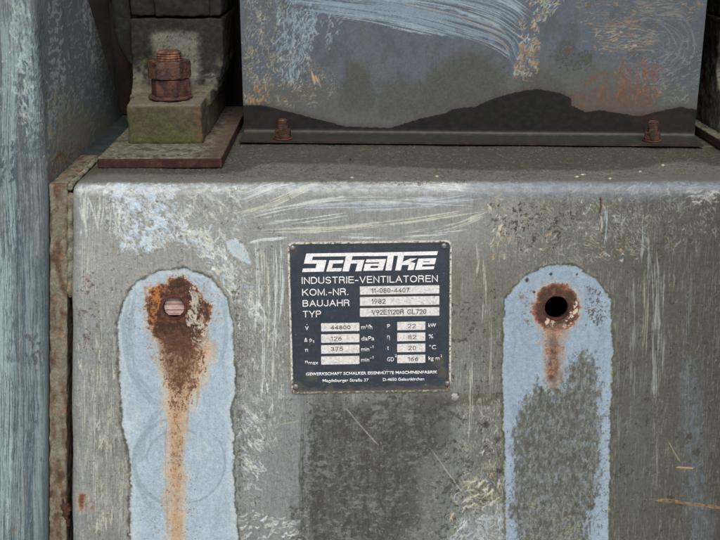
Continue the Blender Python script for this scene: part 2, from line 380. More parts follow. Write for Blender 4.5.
# fine brushed streaks everywhere, mostly vertical
st = S.n(1.6, 46, 4, 31); S.lay(ss(.28, .6, st + .25 * n2) * .4 * (1 - ss(-60, 300, S.uu) * .45), (158, 155, 142))
S.lay(ss(.3, .62, S.n(1.8, 40, 3, 35) + .2 * n2) * .4, (90, 88, 80))
hz = S.n(30, 1.3, 3, 33); S.lay(ss(.35, .6, hz + .3 * n2) * .25, (104, 100, 88))
S.wash(P4(70, 190, 240, 300), (150, 150, 146), .55, 25); S.wash(P4(235, 185, 500, 250), (142, 143, 142), .5, 20)
S.wash(P4(236, 395, 310, 540), (118, 124, 130), .5, 18); S.wash(P4(395, 400, 470, 540), (112, 118, 122), .4, 20, seed=4)
S.wash(P4(72, 200, 90, 540), (134, 138, 142), .45, 8); S.wash(P4(440, 260, 505, 330), (98, 96, 86), .4, 18)
S.wash([(680, 360), (698, 370), (704, 470), (712, 540), (690, 540), (684, 470)], (94, 105, 117), .4, 12, 7, fy=40); S.smear([(678, 360), (700, 360), (712, 545), (684, 545)], 1.5, 16, 2.4, (104, 116, 128), .2, .2, .5, 9, 780)
S.wash(P4(620, 380, 650, 500), (88, 92, 92), .4, 14)
# a wider, softer run of grime spreading to the right below the plate
S.wash([(405, 400), (455, 400), (446, 470), (430, 548), (404, 548)], (98, 98, 92), .5, 14, 12, 19, fy=40)
S.smear(P4(78, 184, 300, 300), -.9, 4, 1.3, (170, 174, 172), .42, .1, .6, 14, 770); S.smear(P4(260, 396, 460, 545), -.6, 4, 1.3, (150, 152, 146), .46, .1, .6, 14, 771)
S.brush([(84, 200), (84, 214), (85, 226)], 3.2, (176, 178, 170), .9, 1.4, -.5, 30, h=.5)
# left side: long thin cream vertical scratches
for x, y0, y1, wd, dr in ((85, 195, 345, 7, .05), (92, 190, 330, 10, .12), (101, 190, 420, 9, .2), (112, 200, 520, 10, .25), (86, 340, 500, 9, .15), (97, 400, 540, 12, .1), (108, 360, 540, 9, .22), (120, 470, 540, 8, .1)):
    S.brush([(x, y0), (x - 1, (y0 + y1) / 2), (x + 1, y1)], wd, (172, 172, 160), .65, .7, dr + .2, 60)
S.dabs(P4(80, 185, 120, 240), 60, 9, .9, [CREAM, PALE], math.pi / 2, .12, .1)
S.dabs(P4(76, 340, 128, 540), 160, 7, .6, [CREAM, (176, 170, 150)], math.pi / 2, .15, .2, .7)
# splashes of pale paint, top left
dg = lambda x, y: -.75 + .5 * math.sin(x / 17.) + .4 * math.cos(y / 13.)
SP = [(98, 200), (125, 184), (172, 184), (184, 205), (232, 255), (238, 290), (205, 270), (186, 240), (150, 256), (112, 240)]
S.smear(SP, -.75, 7, 2.4, (176, 184, 190), .16, .1, .85, 9, 701); S.smear(SP, -.95, 4, 1.5, (196, 202, 204), .24, .08, .9, 8, 705); S.smear(P4(122, 190, 172, 252), -1.1, 9, 4, (172, 186, 200), .2, .08, .85, 8, 711)
S.smear([(240, 235), (262, 300), (262, 340), (238, 310), (190, 250), (200, 225)], -1.0, 5, 1.6, (180, 184, 182), .2, .1, .8, 7, 715); S.smear(P4(176, 186, 245, 245), -1.0, 5, 1.8, (170, 176, 178), .26, .1, .8, 9, 716)
S.smear(P4(240, 300, 284, 440), -1.35, 9, 1.6, (166, 170, 168), .22, .12, .75, 8, 717); S.smear(P4(240, 400, 268, 500), -.9, 6, 1.6, (176, 180, 178), .25, .1, .75, 7, 718)
S.dabs([(100, 205), (125, 186), (170, 184), (180, 200), (230, 255), (235, 285), (205, 270), (190, 240), (150, 250), (115, 245)], 110, 5.2, 1.3, [PALE, PALE, BLUE, CREAM], dg, .5, 1.2)
S.dabs(P4(120, 192, 168, 250), 40, 5.5, 1.8, [PALE, (182, 194, 206)], dg, .6, 1.6)
S.dabs([(165, 235), (200, 225), (262, 300), (262, 330), (236, 300), (200, 262)], 90, 5, 1.2, [PALE, CREAM, BLUE], dg, .35, 1.0)
S.dabs([(88, 182), (120, 184), (130, 196), (92, 192)], 40, 5, 1.2, [CREAM, PALE], .1, .4)
S.dabs(P4(180, 186, 240, 240), 60, 5, 1.1, [PALE, CREAM], dg, .6, 1)
for a in ((150, 196), (135, 205), (118, 192), (160, 222), (146, 240)): m, sl = S.poly([(a[0] - 6, a[1] - 5), (a[0] + 7, a[1] - 3), (a[0] + 5, a[1] + 6), (a[0] - 5, a[1] + 5)], 1, 4, 5, int(a[0])); S.lay(m * .85, (186, 200, 212), .15, sl=sl)
# wide sweeps under the top edge
for P, wd, dr, c in (([(238, 199), (300, 190), (380, 188), (490, 190)], 14, .0, PALE), ([(236, 190), (330, 186), (420, 185), (500, 187)], 9, -.05, PALE), ([(235, 214), (275, 202), (330, 190)], 9, .02, CREAM), ([(244, 218), (300, 206), (360, 200), (470, 203)], 10, .18, PALE),
        ([(250, 232), (330, 229), (400, 222), (490, 208)], 7, .1, CREAM), ([(255, 226), (300, 222), (360, 214)], 8, .3, PALE), ([(300, 208), (400, 205), (480, 196)], 12, .12, BLUE), ([(400, 236), (450, 228), (486, 214)], 8, .1, CREAM), ([(330, 236), (420, 236), (480, 230)], 6, .35, PALE)):
    S.brush(P, wd, c, .85, 1.1, dr, 60)
m, sl = S.poly([(226, 241), (236, 240), (246, 249), (251, 264), (244, 262), (229, 252)], 1, 1.5, 6, 3, 4); S.lay(m * .85, (180, 192, 200), .2, sl=sl)
S.brush([(249, 243), (262, 240), (285, 238)], 4, PALE, .9, 1, -.1, 30)
for x, y0, y1, dr in ((257, 240, 330, 0), (262, 244, 300, .05), (268, 250, 345, .15), (275, 246, 360, .12), (281, 240, 330, .1), (263, 300, 400, .15), (272, 330, 420, .2), (250, 262, 310, .2)):
    S.brush([(x, y0), (x + 1, (y0 + y1) / 2), (x - 1, y1)], 4.5, PALE if x % 2 else CREAM, .8, .9, dr, 40)
S.dabs(P4(238, 300, 285, 440), 60, 4, .8, [PALE, CREAM], 1.4, .3, 1)
S.dabs([(240, 400), (262, 420), (262, 480), (245, 470)], 60, 5, .9, [PALE, CREAM], -.9, .3, .8)
S.dabs(P4(240, 510, 310, 540), 90, 4, .9, [CREAM, PALE], .2, .5, 1)
# dark grimy stain under the nameplate
S.wash([(312, 398), (440, 398), (425, 470), (405, 545), (308, 545), (308, 470)], (70, 71, 66), .7, 16, 12, 2, fy=40)
S.specks([(305, 396), (448, 396), (420, 480), (400, 550), (300, 550)], (62, 62, 56), 1.9, .1, .22, .7, 41, 20, fy=4.5)
S.specks([(300, 396), (460, 396), (450, 550), (290, 550)], (56, 55, 49), 3.4, .3, .14, .6, 43, 14)
for x in range(306, 412, 9): S.brush([(x, 396 + 6 * abs(math.sin(x))), (x + 4 * math.sin(x), 450), (x - 3, 548)], 7 + 4 * math.sin(2.3 * x), (60, 60, 54), .45, 1.3, .18 + .1 * math.sin(x), 30, h=0)
S.specks([(310, 400), (430, 400), (430, 540), (310, 540)], (128, 132, 130), 5.5, .3, .2, .55, 47, 14, fy=3)
S.dabs(P4(300, 400, 460, 540), 260, 1.6, .6, [(150, 146, 132), (132, 130, 120)], 0, 1.5, .5, .6)
for P in ([(346, 408), (360, 425), (378, 445)], [(432, 450), (446, 470), (462, 492)], [(275, 425), (300, 421)]): S.brush(P, 1.6, (160, 156, 140), .7, .6, -.3, 20)
m, sl = S.poly([(452, 394), (457, 393), (459, 398), (455, 401), (451, 399)], .6, .8, 3, 3); S.lay(m, (186, 188, 186), .3, sl=sl)
S.wash([(420, 395), (500, 395), (500, 405), (420, 403)], (70, 66, 54), .5, 5, 8)
# specks and flecks: right half
S.specks([(486, 196), (560, 194), (585, 215), (560, 245), (500, 250), (484, 225)], (58, 50, 42), 2.1, .34, .1, .9, 51, 14, h=-.08)
S.specks(P4(490, 195, 720, 250), (66, 58, 48), 2.6, .5, .1, .8, 52, 14)
S.specks(P4(440, 300, 505, 540), (60, 57, 50), 2.8, .42, .12, .8, 53, 12)
S.specks(P4(612, 250, 720, 540), (58, 52, 46), 3.2, .52, .12, .7, 54, 12)
S.specks(P4(80, 185, 300, 540), (80, 74, 64), 2.2, .62, .1, .7, 55, 12)
S.smear(P4(485, 192, 640, 262), -.5, 5, 1.5, (150, 148, 134), .3, .1, .7, 12, 720); S.smear(P4(560, 190, 725, 240), -1.2, 5, 1.4, (140, 144, 146), .34, .1, .6, 12, 721)
S.dabs(P4(485, 195, 625, 262), 70, 3.8, .9, [CREAM, OCH, (150, 158, 166)], .3, .8, 1, .8)
S.dabs(P4(625, 190, 720, 250), 60, 3.5, .8, [(160, 156, 140), (140, 148, 158)], 1.2, .6, 1, .6)
S.dabs([(488, 200), (500, 200), (505, 260), (492, 260)], 40, 4, .8, [CREAM, OCH], 1.3, .4, 1)
for x, y0, y1, wd, dr, c in ((606, 208, 244, 4, -.1, (158, 170, 186)), (601, 214, 236, 2, 0, CREAM), (642, 208, 262, 3, 0, (150, 160, 170)), (648, 220, 300, 3, .1, (140, 150, 160)), (655, 250, 410, 9, .12, (146, 150, 148)), (645, 250, 360, 6, .2, (150, 146, 130)), (662, 255, 400, 5, .25, (140, 146, 150)), (477, 245, 275, 4, .0, CREAM), (484, 250, 330, 4, .15, CREAM), (632, 270, 420, 7, .3, (130, 134, 132)),
        (490, 300, 400, 3, .1, (150, 146, 130)), (686, 240, 420, 12, .4, (110, 118, 126)), (470, 350, 440, 5, .25, CREAM), (655, 400, 500, 7, .35, (130, 134, 130)), (617, 330, 480, 5, .38, (120, 124, 124))):
    S.brush([(x, y0), (x + 1, (y0 + y1) / 2), (x - 1, y1)], wd, c, .75, .9, dr, 40)
S.dabs(P4(462, 400, 506, 480), 60, 3.5, .8, [CREAM, (160, 156, 140), PALE], 1.3, .4, 1, .75)
S.smear([(455, 478), (506, 462), (507, 548), (440, 548)], -.9, 6, 2, (150, 150, 138), .22, .12, .75, 8, 722); S.smear([(455, 520), (506, 500), (507, 548), (440, 548)], -1.1, 6, 2, (170, 180, 184), .12, .12, .8, 8, 723); S.smear(P4(455, 395, 506, 470), -1.3, 7, 1.6, (152, 150, 136), .26, .12, .7, 9, 724)
S.dabs([(455, 485), (506, 465), (507, 545), (440, 545)], 70, 5.5, 1.1, [CREAM, PALE, OCH], .9, .45, 1.2, .85)
S.dabs([(462, 480), (490, 478), (495, 505), (468, 510)], 50, 5, 1.0, [(156, 150, 120), CREAM], .6, .6, 1.2)
S.wash([(465, 520), (506, 500), (506, 545), (455, 545)], (150, 160, 166), .4, 8)
S.dabs(P4(612, 280, 720, 500), 90, 2.5, .5, [(150, 134, 100), (140, 138, 124)], 1.2, .8, .5, .6)
S.brush([(646, 499), (672, 501), (700, 505), (735, 509)], 4.5, (146, 118, 84), .85, .7, .05, 6); S.brush([(655, 501), (700, 505), (735, 508)], 2, (120, 82, 58), .8, .6, .0, 5)
S.brush([(676, 467), (694, 468)], 2, (176, 150, 106), .8, .6, -.3, 6); S.brush([(668, 440), (673, 450), (680, 462)], 1.6, (160, 146, 110), .7, .6, -.2, 8)
for a in ((670, 497, 4, 2), (672, 517, 2, 2), (620, 471, 2, 2), (696, 452, 4, 4), (690, 436, 3.5, 3), (584, 0, 0, 0), (505, 424, 4, 4), (486, 425, 4, 4), (497, 440, 3, 3), (500, 470, 3, 3)):
    if a[2]: m, sl = S.poly([(a[0] - a[2], a[1]), (a[0], a[1] - a[3]), (a[0] + a[2], a[1]), (a[0], a[1] + a[3])], .9, 2.2, 3, int(a[0]), 4); S.lay(m * .7, (52, 48, 43), -.1, sl=sl)
S.specks([(230, 290), (245, 290), (245, 540), (236, 540)], (80, 74, 62), 2, .2, .15, .7, 61, 6)
S.specks(P4(74, 270, 100, 345), (92, 70, 66), 2.6, .34, .15, .8, 62, 7)
# worn, chalky upper edge, plus its highlight painted in
d = S.vv - vF
S.lay(np.exp(-((d - 8) / 5) ** 2) * ss(-.35, .3, S.n(9, 4, 4, 70)) * (1 - .55 * ss(60, 300, S.uu)) * .75, (180, 184, 182))
S.lay(np.exp(-((d - 6) / 9) ** 2) * ss(-.3, .5, S.n(12, 5, 4, 71)) * .45, (148, 154, 162))
S.smear(P4(74, 177, 240, 190), .05, 8, 1.6, (196, 194, 182), -.02, .15, .85, 4, 725); S.smear(P4(236, 177, 500, 190), .05, 9, 1.3, (186, 186, 176), .02, .15, .8, 4, 726)
S.dabs(P4(74, 179, 240, 187), 90, 6, 1.0, [CREAM, (206, 202, 186), PALE], 0, .3, .6, .9)
S.dabs(P4(236, 179, 500, 188), 80, 7, .8, [CREAM, PALE, (190, 184, 166)], 0, .25, .6, .8)
S.dabs(P4(480, 182, 720, 198), 120, 5, .8, [(170, 172, 168), CREAM, (140, 150, 165)], .3, .5, .8, .7)
S.wash(P4(480, 180, 720, 196), (112, 120, 134), .6, 7, 16)
S.dabs([(435, 178), (450, 178), (455, 186), (437, 186)], 22, 3, 1.4, [(206, 200, 180), CREAM], .2, .8, 1); S.dabs(P4(688, 190, 720, 204), 26, 5, 1.1, [(160, 160, 152)], 0, .4, 1)
S.specks(P4(230, 168, 720, 188), (84, 68, 52), 2.0, .42, .1, .8, 72, 6)
# top surface: trodden-in brown dirt, darker near the cover
top = ss(vF + LA * .62, vF + LA * 1.0, S.vv + 2.5 * n3)
S.lay(top * .9, (102, 100, 92)); S.lay(top * ss(0, .6, S.n(26, 10, 4, 75)) * .5, (118, 112, 98)); S.lay(top * ss(.1, .6, S.n(3, 2, 4, 76)) * .45, (78, 70, 58))
S.lay(top * ss(.25, .5, S.n(1.5, 1.2, 3, 77)) * .35, (132, 126, 112))
dark_zone = [(60, 176), (100, 174), (200, 174), (236, 172), (262, 164), (285, 163), (310, 165), (340, 164), (430, 168), (520, 170), (590, 171), (640, 168), (662, 163), (690, 161), (725, 167), (760, 160), (760, 110), (60, 105)]
m, sl = S.poly(dark_zone, 7, 5, 14, 6, 3); S.lay(m * .75, (62, 60, 54), rough=.55, sl=sl); S.lay(m * ss(0, .5, S.nz(sl, 14, 6, 4, 78)) * .5, (76, 70, 58), sl=sl)
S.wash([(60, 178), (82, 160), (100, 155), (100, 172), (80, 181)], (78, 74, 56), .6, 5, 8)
for q_ in range(5): S.specks(P4(60, 105, 740, 172), ((128, 124, 110), (52, 48, 40), (92, 84, 66), (70, 74, 52), (140, 134, 116))[q_], (2.2, 1.8, 4, 5, 1.4)[q_], (.55, .45, .4, .45, .62)[q_], .08, .65, 760 + q_, 6, h=(.5, -.1, .3, .3, .6)[q_])
for a in ((437, 176, 2), (583, 175, 3), (577, 177, 2), (640, 172, 2), (663, 165, 2), (610, 178, 2), (350, 160, 2), (352, 178, 2)):
    m, sl = S.poly([(a[0] - a[2], a[1]), (a[0], a[1] - 1), (a[0] + a[2], a[1]), (a[0], a[1] + 1)], .6, 1, 3, a[0]); S.lay(m, (196, 188, 160) if a[1] > 162 else (30, 28, 24), .4, sl=sl)
# two bare strips where brackets sat
STRIPS = [[(118.5, 324), (124, 302), (137, 281), (159, 271), (185, 269), (211, 278), (226, 297), (232.5, 322), (233, 345), (235.5, 388), (231, 408), (234, 436), (233, 470), (235, 500), (238, 545), (236, 640), (136, 640), (132, 545), (130, 505), (132, 481), (129, 452), (123, 425), (120, 377)],
          [(503.7, 321), (506, 299), (523, 277), (549, 264), (575, 266), (597, 280), (610, 299), (612.5, 340), (611, 388), (610, 440), (608, 545), (604, 640), (510, 640), (506, 545), (505, 451), (503, 400)]]
for k, P in enumerate(STRIPS):
    d, sl = S.sdf(P, spline=0 if k else 0); e = .9 * S.nz(sl, 4, o=5, seed=80 + k) + 1.0 * S.nz(sl, 14, o=3, seed=84 + k); dd = d + e * 1.6
    lipn = ss(-.45, .35, S.nz(sl, 11, o=4, seed=88 + k)); S.lay(np.exp(-((dd + 1.2) / (.6 + 1.1 * lipn)) ** 2) * (.35 + .5 * lipn), (72, 69, 60), .5, sl=sl)            # thick paint lip round the strip
    S.lay(np.exp(-((dd + 3.2) / 1.3) ** 2) * .35 * ss(-.2, .4, S.nz(sl, 3, 9, 3, 90 + k)), (150, 148, 140), .1, sl=sl)
    m = ss(-.7, .7, dd); bc = (162, 178, 192) if k == 0 else (142, 158, 173)
    S.lay(m, bc, -.35, .5, sl=sl); nn = S.nz(sl, 20, 34, 4, 91 + k)
    S.lay(m * ss(-.2, .6, nn) * .35, (150, 162, 173) if k == 0 else (128, 143, 164), sl=sl); S.lay(m * ss(.1, .6, -nn) * .4, (184, 190, 192) if k == 0 else (146, 160, 174), sl=sl); S.lay(m * ss(.1, .5, S.nz(sl, 5, 40, 4, 99 + k)) * .3, (140, 152, 162) if k == 0 else (120, 134, 148), sl=sl); S.lay(m * ss(.3, .55, S.nz(sl, 2.6, 3.4, 4, 89 + k)) * .35, (134, 138, 136), sl=sl); S.lay(m * ss(.25, .6, S.nz(sl, 1.8, o=3, seed=95 + k)) * .22, (120, 130, 142), sl=sl)
    S.lay(m * np.exp(-((dd - 3) / 3) ** 2) * .4, (188, 194, 196) if k == 0 else (148, 162, 180), sl=sl)
    if k: S.lay(np.exp(-((dd + .2) / .9) ** 2) * ss(-.1, .5, S.nz(sl, 8, seed=97)) * .6, (150, 146, 92), sl=sl)
# left strip: ghost rings, drip, rust
for r, a0, a1, wd in ((46, 95, 265, 5), (45, 280, 420, 3), (34, 60, 200, 3)):
    S.brush([(180 + r * math.cos(math.radians(a)), 462 - r * .95 * math.sin(math.radians(a))) for a in range(a0, a1, 18)], wd, (130, 142, 152), .55, 4, -.35, 60, h=0)
for P, wd in (([(128, 300), (124, 330), (130, 370), (146, 396), (160, 404)], 6), ([(136, 290), (130, 330), (136, 372), (150, 390)], 4), ([(224, 300), (226, 340), (216, 372)], 5), ([(135, 480), (150, 505), (166, 512)], 4), ([(160, 410), (146, 430), (140, 460)], 7)):
    S.brush(P, wd, (134, 148, 160), .5, 3, -.35, 60, h=0)
S.wash([(158, 340), (212, 340), (206, 372), (194, 400), (184, 440), (183, 548), (181, 630), (170, 630), (168, 548), (168, 450), (164, 400)], (192, 162, 130), .8, 8, 9, 5, fy=26)
S.wash([(170, 350), (190, 350), (184, 420), (180, 548), (179, 620), (173, 620), (172, 548), (172, 440)], (166, 134, 104), .5, 5, 6, 6, fy=30)
S.specks([(166, 400), (185, 400), (183, 470), (168, 470)], (112, 76, 58), 1.6, .3, .18, .7, 101, 7)
S.specks([(160, 470), (200, 470), (200, 545), (160, 545)], (132, 76, 44), 1.7, .62, .06, .95, 102, 8)
S.specks([(134, 470), (170, 500), (160, 540), (134, 540)], (120, 120, 116), 1.4, .5, .1, .6, 104, 8)
def rust(P, wob, seed, wf=7, edge=1.2, dark=(60, 40, 33), mid=(94, 62, 47), hot=(152, 106, 74)):
    d, sl = S.sdf(P, spline=5, pad=wob * 3); e = d + wob * 1.3 * fbm(S.uu[sl] / wf, S.vv[sl] / wf, 5, seed, .72)
    m = ss(-edge * .6, edge * .6, e); a = S.nz(sl, 6, o=4, seed=seed + 2); b = S.nz(sl, 1.6, o=3, seed=seed + 3)
    c = mixc(mixc(dark, mid, ss(-.4, .5, a + .4 * b)), hot, ss(.25, .8, a + .6 * b - .02 * e) * .8)
    c = mixc(c, hot, np.exp(-(e / 2.2) ** 2) * .75)
    S.lay(np.exp(-((e + 2) / 2.2) ** 2) * .25, (182, 150, 122), sl=sl)
    S.lay(m, c, 0, .85, sl=sl); S.H[sl] += m * (-.15 + .35 * b)
S.specks([(140, 280), (214, 280), (214, 345), (190, 380), (160, 380), (140, 340)], (150, 106, 76), 1.6, .34, .15, .7, 109, 6)
rust([(150, 288), (165, 284), (170, 278), (186, 279), (198, 292), (204, 300), (212, 306), (210, 318), (204, 330), (200, 344), (194, 350), (186, 358), (178, 356), (170, 352), (162, 344), (154, 336), (148, 322), (146, 305)], 5, 110)
S.specks([(160, 345), (206, 345), (198, 392), (168, 392)], (108, 62, 44), 1.7, .05, .18, .8, 114, 9)
S.wash([(158, 335), (204, 335), (197, 358), (186, 384), (172, 384), (162, 360)], (98, 70, 54), .5, 5, 6, 12, fy=16); S.specks([(158, 346), (206, 346), (190, 408), (168, 408)], (84, 54, 42), 1.5, .12, .14, .8, 119, 7, fy=3); S.specks([(168, 400), (184, 400), (182, 500), (170, 500)], (120, 84, 60), 1.3, .3, .15, .6, 120, 5, fy=3)
for P in ([(168, 400), (166, 450), (169, 548)], [(186, 380), (188, 400), (187, 430)], [(197, 360), (198, 392), (196, 410)]): S.brush(P, 3.2, (156, 122, 92), .35, 1.2, .05, 60, h=0)
S.specks([(146, 286), (170, 280), (166, 300), (154, 330), (146, 320)], (188, 116, 62), 2.2, .1, .2, .8, 115, 6)
S.smear([(186, 286), (198, 288), (202, 304), (196, 322), (186, 328), (185, 316), (190, 306)], 1.8, 7, 2.2, (186, 180, 166), -.12, .12, .9, 3, 750, .6); S.smear([(188, 300), (206, 300), (208, 350), (190, 350)], 1.8, 4, 2, (176, 166, 150), .25, .1, .8, 5, 751)
S.specks([(190, 318), (206, 316), (208, 346), (196, 346)], (184, 178, 164), 2.2, .12, .12, .9, 116, 5)
S.specks(P4(124, 300, 150, 330), (110, 98, 84), 1.5, .45, .1, .7, 117, 6); S.specks([(206, 290), (222, 290), (222, 330), (206, 330)], (140, 92, 60), 1.5, .5, .1, .7, 118, 6)
# right strip: worn area, rust ring
P = [(536, 381), (545, 388), (560, 390), (567, 381), (571, 362), (582, 353), (593, 361), (599, 388), (600, 440), (598, 488), (588, 520), (583, 530), (590, 548), (586, 600), (530, 600), (526, 548), (512, 514), (514, 488), (513, 433), (524, 405)]
d, sl = S.sdf(P, spline=5); e = d + 4 * S.nz(sl, 9, 12, 5, 120) + 1.6 * S.nz(sl, 2.4, 5, 3, 121); m = ss(-.22, .22, np.clip(d, -16, 16) / 12 + 1.1 * fbm(S.uu[sl] / 9, S.vv[sl] / 13, 6, 120, .68) + .25 * S.nz(sl, 1.6, 6, 3, 129) - .02)
S.lay(m * .9, mixc((80, 80, 74), (112, 112, 106), ss(-.4, .5, S.nz(sl, 4, 8, 5, 122))), .2, .65, sl=sl)
S.lay(m * ss(.2, .5, S.nz(sl, 1.6, 6, 3, 123)) * .3, (128, 132, 130), sl=sl); S.lay(m * ss(.42, .62, S.nz(sl, 5, 9, 5, 124) + .02 * (18 - d)) * .6, (132, 150, 176), -.15, sl=sl)
for k_, (c_, f_, t_) in enumerate((((66, 64, 56), 1.6, .22), ((132, 136, 134), 1.4, .36), ((124, 134, 148), 2.6, .38), ((74, 72, 64), 3.2, .3))): S.specks([(516, 420), (540, 385), (575, 360), (596, 366), (600, 470), (588, 545), (518, 545)], c_, f_, t_, .14, .6, 785 + k_, 8, fy=f_ * 2.4)
S.specks([(512, 395), (604, 350), (606, 545), (510, 545)], (88, 90, 86), 1.7, .36, .1, .7, 790, 8, fy=2.6)
S.specks([(520, 500), (560, 495), (590, 530), (580, 548), (520, 548)], (150, 150, 128), 2.4, .25, .15, .55, 125, 10)
S.specks([(585, 284), (606, 292), (610, 322), (594, 330), (584, 312)], (82, 78, 70), 1.9, .16, .12, .9, 126, 6); S.specks([(516, 290), (536, 290), (538, 326), (520, 330)], (112, 96, 78), 1.8, .24, .14, .8, 127, 7)
for a in ((551, 274.5, 1.6), (577, 274.5, .9), (586, 325, 1.3), (534, 292, 1.6), (527, 280, 2.2)):
    m, sl = S.poly([(a[0] - a[2], a[1]), (a[0], a[1] - a[2]), (a[0] + a[2], a[1]), (a[0], a[1] + a[2])], .6, .8, 3, 5, 4); S.lay(m, (62, 56, 46), -.1, sl=sl)
rust([(536, 300), (540, 290), (552, 284), (566, 285), (576, 294), (580, 308), (576, 322), (566, 330), (552, 332), (540, 326), (533, 314)], 2.6, 130, 6, 1, (66, 50, 42), (92, 62, 48), (160, 100, 72))
S.specks([(572, 296), (580, 306), (572, 326), (564, 330), (560, 322), (570, 312)], (206, 190, 176), 2.6, .0, .12, .95, 131, 3, h=.15); S.specks([(546, 318), (556, 320), (556, 328), (545, 326)], (206, 186, 170), 2.6, -.1, .12, .9, 132, 3, h=.15)
S.wash([(540, 326), (568, 326), (565, 352), (562, 384), (546, 386), (545, 350)], (150, 124, 106), .5, 4, 6, 14, fy=14); S.wash([(549, 334), (557, 334), (558, 374), (548, 378)], (88, 64, 50), .6, 3, 5, 15, fy=12)
S.specks([(535, 326), (565, 330), (564, 378), (546, 382), (540, 345)], (172, 128, 106), 3, .1, .3, .6, 133, 8, fy=6)
S.specks([(548, 340), (557, 340), (559, 374), (546, 378)], (82, 58, 47), 2.0, .06, .15, .85, 134, 4, fy=3); S.specks([(540, 330), (568, 330), (562, 384), (544, 384)], (126, 86, 70), 1.4, .32, .1, .8, 135, 6)
# small rust marks low on the left
rust([(79, 494), (86, 494), (85, 500), (83, 508), (80, 511), (79, 502)], 1.2, 140); rust([(91, 506), (93, 506), (93, 509), (91, 509)], .8, 141)
S.brush([(534, 170), (534, 206), (533, 212)], .1, UMB, 0)
S.brush([(600.5, 198), (601, 206), (600, 213)], 2, (70, 44, 38), .9, .8, -.6, 10)
HOLES = [(on_front(173.5, 308), 11.0), (on_front(556.5, 307.5), 12.0)]
HC = [(cas_q(173.5, 308), 11.0), (cas_q(556.5, 307.5), 12.0)]
def keep(u, v):
    k = np.ones(u.shape, bool)
    for (c, r) in HC: k &= np.hypot(u - c[0], v - c[1]) > r - .2
    return k
def snap(Pw):
    for (c, r), (c3, _) in zip(HC, HOLES):
        du, dv = S.uu - c[0], S.vv - c[1]; dd = np.hypot(du, dv) + 1e-6; m = dd < r
        sc = np.where(m, r / dd, 1); y, z, ny, nz = prof(c[1] + dv * sc)
        Pn = cas_pos(c[0] + du * sc, c[1] + dv * sc) ; Pw = np.where(m[..., None], Pn, Pw)
    return Pw
base = thing('machine_base', (0, 0, -560), 'large weathered grey machine base with two pale rust-streaked strips and two round holes', 'machine base')
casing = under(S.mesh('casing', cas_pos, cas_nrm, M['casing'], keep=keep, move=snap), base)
bm = bmesh.new(); box(bm, XL + 1.5, XL + 4.5, 30, 690, -556, ZT - 14); box(bm, 556, 560, 12, 690, -556, ZT - 3); box(bm, XL + 2, 558, 690, 694, -556, ZT - 3)
under(bm_obj('casing_body', bm, M['darkrust']), base)
for k, (c3, r) in enumerate(HOLES):
    bm = bmesh.new(); n = 56; c = Vector(c3); u = Vector((1, 0, 0)); wv = Vector((0, math.sin(LEAN), math.cos(LEAN))); nn = Vector(NF)
    ring = []
    for rr, dep in ((r + 1.6, .9), (r + .1, .35), (r - .25, -.6), (r - .3, -3), (r - .3, -7), (r + 2.2, -7), (r + 2.2, -.8)):
        ring.append([bm.verts.new(c + u * rr * math.cos(2 * math.pi * i / n) + wv * rr * math.sin(2 * math.pi * i / n) + nn * (dep - (0.9 if dep > 0 else 0))) for i in range(n)])
    for a, b in zip(ring, ring[1:] + ring[:1]):
        for i in range(n): bm.faces.new((a[i], a[(i + 1) % n], b[(i + 1) % n], b[i]))
    under(bm_obj('hole_sleeve', bm, M['darkrust'], smooth=True), base)
c3, r = HOLES[0]                                              # slatted plug seen in the left hole
bm = bmesh.new(); rot = Matrix.Rotation(-LEAN, 3, 'X')
for k in range(-3, 3):
    z0 = k * 7.6 + .8 + 2.2; b2 = bmesh.new(); box(b2, -13, 13, 0, 3, z0, z0 + 6.9); me_ = bpy.data.meshes.new('t'); 
    bmesh.ops.bevel(b2, geom=b2.edges[:], offset=.8, segments=2, affect='EDGES'); b2.to_mesh(me_); b2.free(); bm.from_mesh(me_); bpy.data.meshes.remove(me_)
box(bm, -13, 13, 3.2, 5, -22, 22)
bmesh.ops.rotate(bm, verts=bm.verts, cent=(0, 0, 0), matrix=Matrix.Rotation(-LEAN, 3, 'X')); bmesh.ops.translate(bm, verts=bm.verts, vec=Vector(c3) - Vector(NF) * 5.5)
for v in list(bm.verts):
    d = (v.co - Vector(c3)); d2 = d - Vector(NF) * d.dot(Vector(NF))
    if d2.length > r - .6: v.co -= d2 * (1 - (r - .6) / d2.length)
under(bm_obj('slatted_plug', bm, M['slat'], smooth=False), base)

bm = bmesh.new(); box(bm, -310, XL + 1.4, 146, 690, -556, ZT - 1.2); under(bm_obj('gap_filler', bm, M['bluegap']), base)
